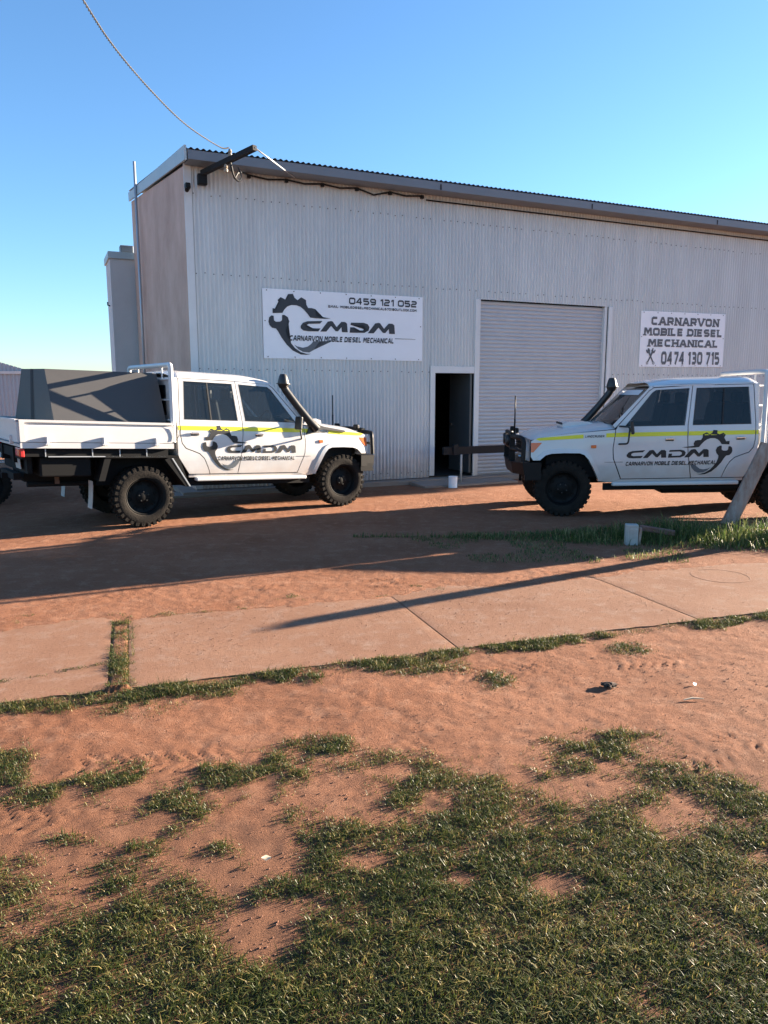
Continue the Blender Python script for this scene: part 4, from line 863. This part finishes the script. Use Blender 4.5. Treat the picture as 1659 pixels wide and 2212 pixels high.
# inset the foot so that it stays inside the drop sides
vs = [Vector((v.x, v.y * (.985), v.z)) for v in vs]
mb.add(vs, [(0, 1, 6, 5), (1, 2, 7, 6), (2, 3, 8, 7), (3, 4, 9, 8), (4, 0, 5, 9), (5, 6, 7, 8, 9), (4, 3, 2, 1, 0)]); mb.build('canopy_shell', M['canopy'], cn)
mb = MB(); a, b_, c_, d_ = vs[1], vs[2], vs[7], vs[6]; n_ = (b_ - a).cross(d_ - a).normalized(); n_ = n_ if n_.x < 0 else -n_
st_ = [a.lerp(b_, .5), a.lerp(b_, .58), d_.lerp(c_, .60), d_.lerp(c_, .5)]; mb.add([p + n_ * .004 for p in st_], [(0, 1, 2, 3)]); mb.build('door_gap', M['rubber'], cn)

# ------------------------------------------------------------------ white box trailer beyond the left ute
bt = empty('box_trailer', (-7.0, 12.7, 0), R(40), 'white box trailer half hidden behind the left ute tailgate', 'trailer')
mb = MB(); mb.box((0, 0, .80), (2.4, 1.5, .06)); mb.build('floor', M['dark'], bt)
for y in (-.74, .74): mb = MB(); mb.box((0, y, 1.0), (2.4, .03, .44)); mb.box((0, y * 1.015, 1.21), (2.4, .05, .04)); mb.build('side_panel', M['paint'], bt)
for x in (-1.19, 1.19): mb = MB(); mb.box((x, 0, 1.0), (.03, 1.44, .44)); mb.build('end_panel', M['paint'], bt)
mb = MB(); mb.tube([(1.2, -.5, .72), (2.3, 0, .6)], .03); mb.tube([(1.2, .5, .72), (2.3, 0, .6)], .03); mb.lathe([(0, .06), (.04, .05), (.05, 0), (0, -.02)], 12, 'z', (2.32, 0, .62)); mb.tube([(2.1, .1, .0), (2.1, .1, .6)], .03); mb.build('drawbar', M['bsteel'], bt)
for y in (-.86, .86):
    w = link('wheel', WHEEL_ME, bt); w.location = (0, y, .33); w.scale = (.79, .79, .79); w.rotation_euler = (0, 0, 0 if y > 0 else math.pi); link('tyre', TYRE_ME, w)
    mb = MB(); mb.box((0, y, .72), (.95, .26, .03)); mb.build('mudguard', M['paint'], bt)

# ------------------------------------------------------------------ far corrugated shed at the left edge
fs_ = empty('corrugated_shed', (-14.0, 30.0, 0), R(6), 'distant low corrugated iron shed at the left edge behind the ute', 'shed')
fm = mat('pale_corrugated', (.36, .40, .44), .45, var=.1, vs=2)
mb = MB()
def corr_line(mb, p0, p1, z0a, z0b, z1a, z1b, per=.15, amp=.02):
    p0, p1 = Vector(p0), Vector(p1); L = (p1 - p0).length; d = (p1 - p0) / L; nrm = Vector((-d.y, d.x)); n = int(L / (per / 6)); vs = []
    for i in range(n + 1):
        s = i / n; q_ = p0 + d * L * s + nrm * amp * math.cos(2 * math.pi * L * s / per); vs += [(q_.x, q_.y, z0a + (z0b - z0a) * s), (q_.x, q_.y, z1a + (z1b - z1a) * s)]
    mb.add(vs, [(2 * i, 2 * i + 2, 2 * i + 3, 2 * i + 1) for i in range(n)], 0, True)
corr_line(mb, (-9, 0), (0, 0), 0, 0, 2.62, 2.62); corr_line(mb, (0, 0), (2.4, 7), 0, 0, 2.62, 2.62); mb.build('wall', fm, fs_, fixn=False)
mb = MB(); mb.box((.03, -.03, 1.33), (.16, .16, 2.66)); mb.build('corner_post', M['hoop'], fs_)
mb = MB(); n_ = int(9 / .025); vs = []
for i in range(n_ + 1):
    x = -9 + 9 * i / n_; yy = -.01 + .02 * math.cos(2 * math.pi * x / .15); vs += [(x, yy, 2.62), (x, yy, 2.66 + .30 * min(-x, 2.6))]
mb.add(vs, [(2 * i, 2 * i + 2, 2 * i + 3, 2 * i + 1) for i in range(n_)], 0, True); mb.build('end_panel', fm, fs_, fixn=False)
mb = MB(); mb.box((-4.5, -.05, 2.60), (9, .06, .11)); mb.build('trim_band', M['hoop'], fs_)
mb = MB(); mb.add([(-8.9, .05, 2.55), (-.05, .05, 2.55), (2.3, 6.9, 2.55), (-6.7, 6.9, 2.55)], [(0, 1, 2, 3)]); mb.build('roof', M['ironroof'], fs_, fixn=False)

# ------------------------------------------------------------------ posts, boxes and litter
def post(name, loc, h, w, lean, dirv, label, cut=.04):
    e = empty(name, loc, 0, label, 'post'); mb = MB(); n = 10; top = Vector((dirv[0] * math.tan(lean) * h, dirv[1] * math.tan(lean) * h, h)); rr = random.Random(5)
    def ring(t):
        out = []
        for k in range(16):
            a = 2 * math.pi * k / 16; r = w / 2 * (1 / max(abs(math.cos(a + .5)), abs(math.sin(a + .5)))) ** .75 * (1 + .03 * math.sin(3 * a + t * 7)) * (1.05 - .08 * t)
            p = top * t + Vector((math.cos(a) * r, math.sin(a) * r, 0)); 
            if t >= 1: p.z += cut * math.cos(a)
            out.append(p)
        return out
    R_ = [ring(i / n) for i in range(-1, n + 1)]; vs = [p for r_ in R_ for p in r_]
    mb.add(vs, [(i * 16 + k, i * 16 + (k + 1) % 16, (i + 1) * 16 + (k + 1) % 16, (i + 1) * 16 + k) for i in range(len(R_) - 1) for k in range(16)], 0, True)
    mb.add(R_[-1], [tuple(range(16))]); mb.build('shaft', M['timber'], e); return e
post('bollard_post', (4.90, 10.40, 0), 1.12, .205, R(24), (.99, .1), 'thick weathered brown post leaning right in front of the right ute', -.03)
post('bollard_post', (6.34, 10.0, 0), 1.60, .17, R(22.8), (.253, -.967), 'tall tilted weathered post outside the right edge that throws a long shadow', .05)
e = empty('meter_box', (3.02, 8.92, 0), R(-8), 'small white concrete meter block standing in the weeds near the leaning post', 'meter box')
mb = MB(); mb.box((0, 0, .12), (.145, .12, .26), bev=.01); mb.build('body', M['meter'], e)
mb = MB(); mb.box((-.045, -.062, .12), (.006, .006, .22)); mb.box((.015, -.062, .20), (.09, .006, .015)); mb.build('cover_plate', M['flapw'], e)
mb = MB(); mb.box((.10, .02, .10), (.03, .08, .21), rot=(0, R(4), 0)); mb.build('side_stake', M['timber'], e)
e = tag(MB().box((0, 0, 0), (.42, .06, .07), rot=(0, R(7), R(-16)), bev=.012).build('timber_sleeper', mat('red_timber', (.22, .15, .12), .9, var=.5, vs=12, col2=(.16, .05, .035), bump=.5, bs=25)), 'broken flaking timber beam lying behind the white meter block', 'timber'); e.location = (3.42, 9.15, .13)
# round service cover let into the path
c = ground_at(1556, 1247); e = empty('service_cover', (c[0], c[1], 0), 0, 'round service cover set in the concrete footpath at right', 'manhole cover')
mb = MB(); mb.lathe([(.0, .0135), (.25, .0135), (.256, .010), (.256, .0)], 40, 'z', sm=False); mb.build('lid', M['pathc'], e)
mb = MB(); mb.lathe([(.266, .0), (.266, .0155), (.280, .0155), (.284, .0)], 40, 'z', sm=False); mb.build('rim', M['pathc'], e)
# low rail and paint tin at the shed door
e = empty('guard_rail', (0, 14.88, 0), YAW, 'dark timber rail on a pale steel post across the roller door', 'rail')
mb = MB(); mb.box((2.05, -.55, .68), (2.0, .08, .15)); mb.build('rail_board', M['darkwood'], e)
mb = MB(); mb.box((1.30, -.58, .70), (.11, .09, .20)); mb.build('end_block', M['darkwood'], e)
mb = MB(); mb.tube([(1.42, -.62, .0), (1.42, -.62, .60)], .022); mb.build('post', M['meter'], e)
mb = MB(); mb.tube([(2.9, -.55, .0), (2.9, -.55, .60)], .03); mb.build('post', M['bsteel'], e)
p = Vector((1.02 * cY + 1.0 * sY, 14.88 + 1.02 * sY - 1.0 * cY, .0)); e = empty('paint_tin', p, 0, 'small pale tin standing on the ground before the open door', 'tin')
mb = MB(); mb.lathe([(.0, .0), (.085, .0), (.088, .005), (.085, .012), (.085, .20), (.09, .205), (.09, .22), (.075, .22), (.072, .212), (.0, .212)], 24, 'z'); mb.build('can', M['sign'], e)
mb = MB(); mb.tube(fillet([(-.088, 0, .17), (-.06, -.06, .10), (.0, -.09, .07), (.06, -.06, .10), (.088, 0, .17)], .04), .003, 6); mb.build('handle', M['metalgrey'], e)
# overhead service cable, twisted, from the bracket back over the camera
P = [(-2.50, 12.75, 5.72), (-2.58, 12.4, 5.63), (-2.73, 11.0, 5.48), (-2.77, 9.6, 5.38), (-2.76, 8.3, 5.32), (-2.66, 7.2, 5.26), (-2.5, 5.5, 5.26), (-2.2, 2.5, 5.36), (-1.7, -2, 5.7), (-.5, -12, 7.0)]
def cat_(t):
    n = len(P) - 1; i = min(int(t * n), n - 1); f = t * n - i; p = [Vector(P[max(0, min(n, i + k))]) for k in (-1, 0, 1, 2)]
    return .5 * ((2 * p[1]) + (p[2] - p[0]) * f + (2 * p[0] - 5 * p[1] + 4 * p[2] - p[3]) * f * f + (3 * p[1] - p[0] - 3 * p[2] + p[3]) * f ** 3)
mb = MB()
for ph in (0, math.pi):
    pts = []
    for i in range(700):
        t = i / 699; p = cat_(t); a = t * 520 + ph; pts.append(p + Vector((math.cos(a) * .007, 0, math.sin(a) * .007)))
    mb.tube(pts, .0055, 5)
tag(mb.build('power_cable', M['cable'], fixn=False), 'twisted grey overhead cable running down to the shed roof corner', 'cable')
# litter
def leafy(name, loc, s, m, label, cat, rot):
    mb = MB(); mb.grid(lambda a, b: Vector(((a - .5) * s * 1.8, (b - .5) * s * (1 - abs(a - .5) * 1.6), .012 * s * 10 * ((a - .5) ** 2 * 4 + .6 * math.sin(b * 3)))), 6, 5); o = mb.build(name, m); o.location = loc; o.rotation_euler = rot; return tag(o, label, cat)
def onp(px, py, dz=0): c = ground_at(px, py); return (c[0], c[1], float(ground_z(np.array([c[0]]), np.array([c[1]]))[0]) + dz)
leafy('dry_leaf', onp(575, 1862, .02), .022, M['leaf'], 'curled pale leaf standing in the lawn at left of centre', 'leaf', (R(50), R(10), R(20)))
leafy('paper_scrap', onp(1500, 1480, .010), .022, M['sign'], 'small white paper scrap on the dirt at right', 'litter', (R(35), R(8), R(40)))
mb = MB(); mb.tube([(-.06, 0, 0), (0, .01, .004), (.07, 0, 0)], [.004, .006, .003], 6); o = mb.build('twig', M['leaf']); o.location = onp(1497, 1513, .012); o.rotation_euler = (0, 0, R(8)); tag(o, 'short pale twig lying on the dirt below the paper scrap', 'twig')
b = bmesh.new(); bmesh.ops.create_icosphere(b, subdivisions=3, radius=1)
for v in b.verts:
    n_ = v.co.copy(); k = 1 + .35 * math.sin(n_.x * 5 + 1) * math.cos(n_.y * 6) + .2 * math.sin(n_.z * 9); v.co = Vector((n_.x * .038 * k * (1 + .5 * math.sin(13 * n_.y)), n_.y * .028 * k * (1 + .5 * math.sin(11 * n_.x + 2)), n_.z * .013 * k))
me = bpy.data.meshes.new('clod'); b.to_mesh(me); b.free(); me.materials.append(M['rag']); o = link('dung_clod', me); o.location = onp(1315, 1483, .015); tag(o, 'dark lump lying alone on the bare red dirt', 'clod')
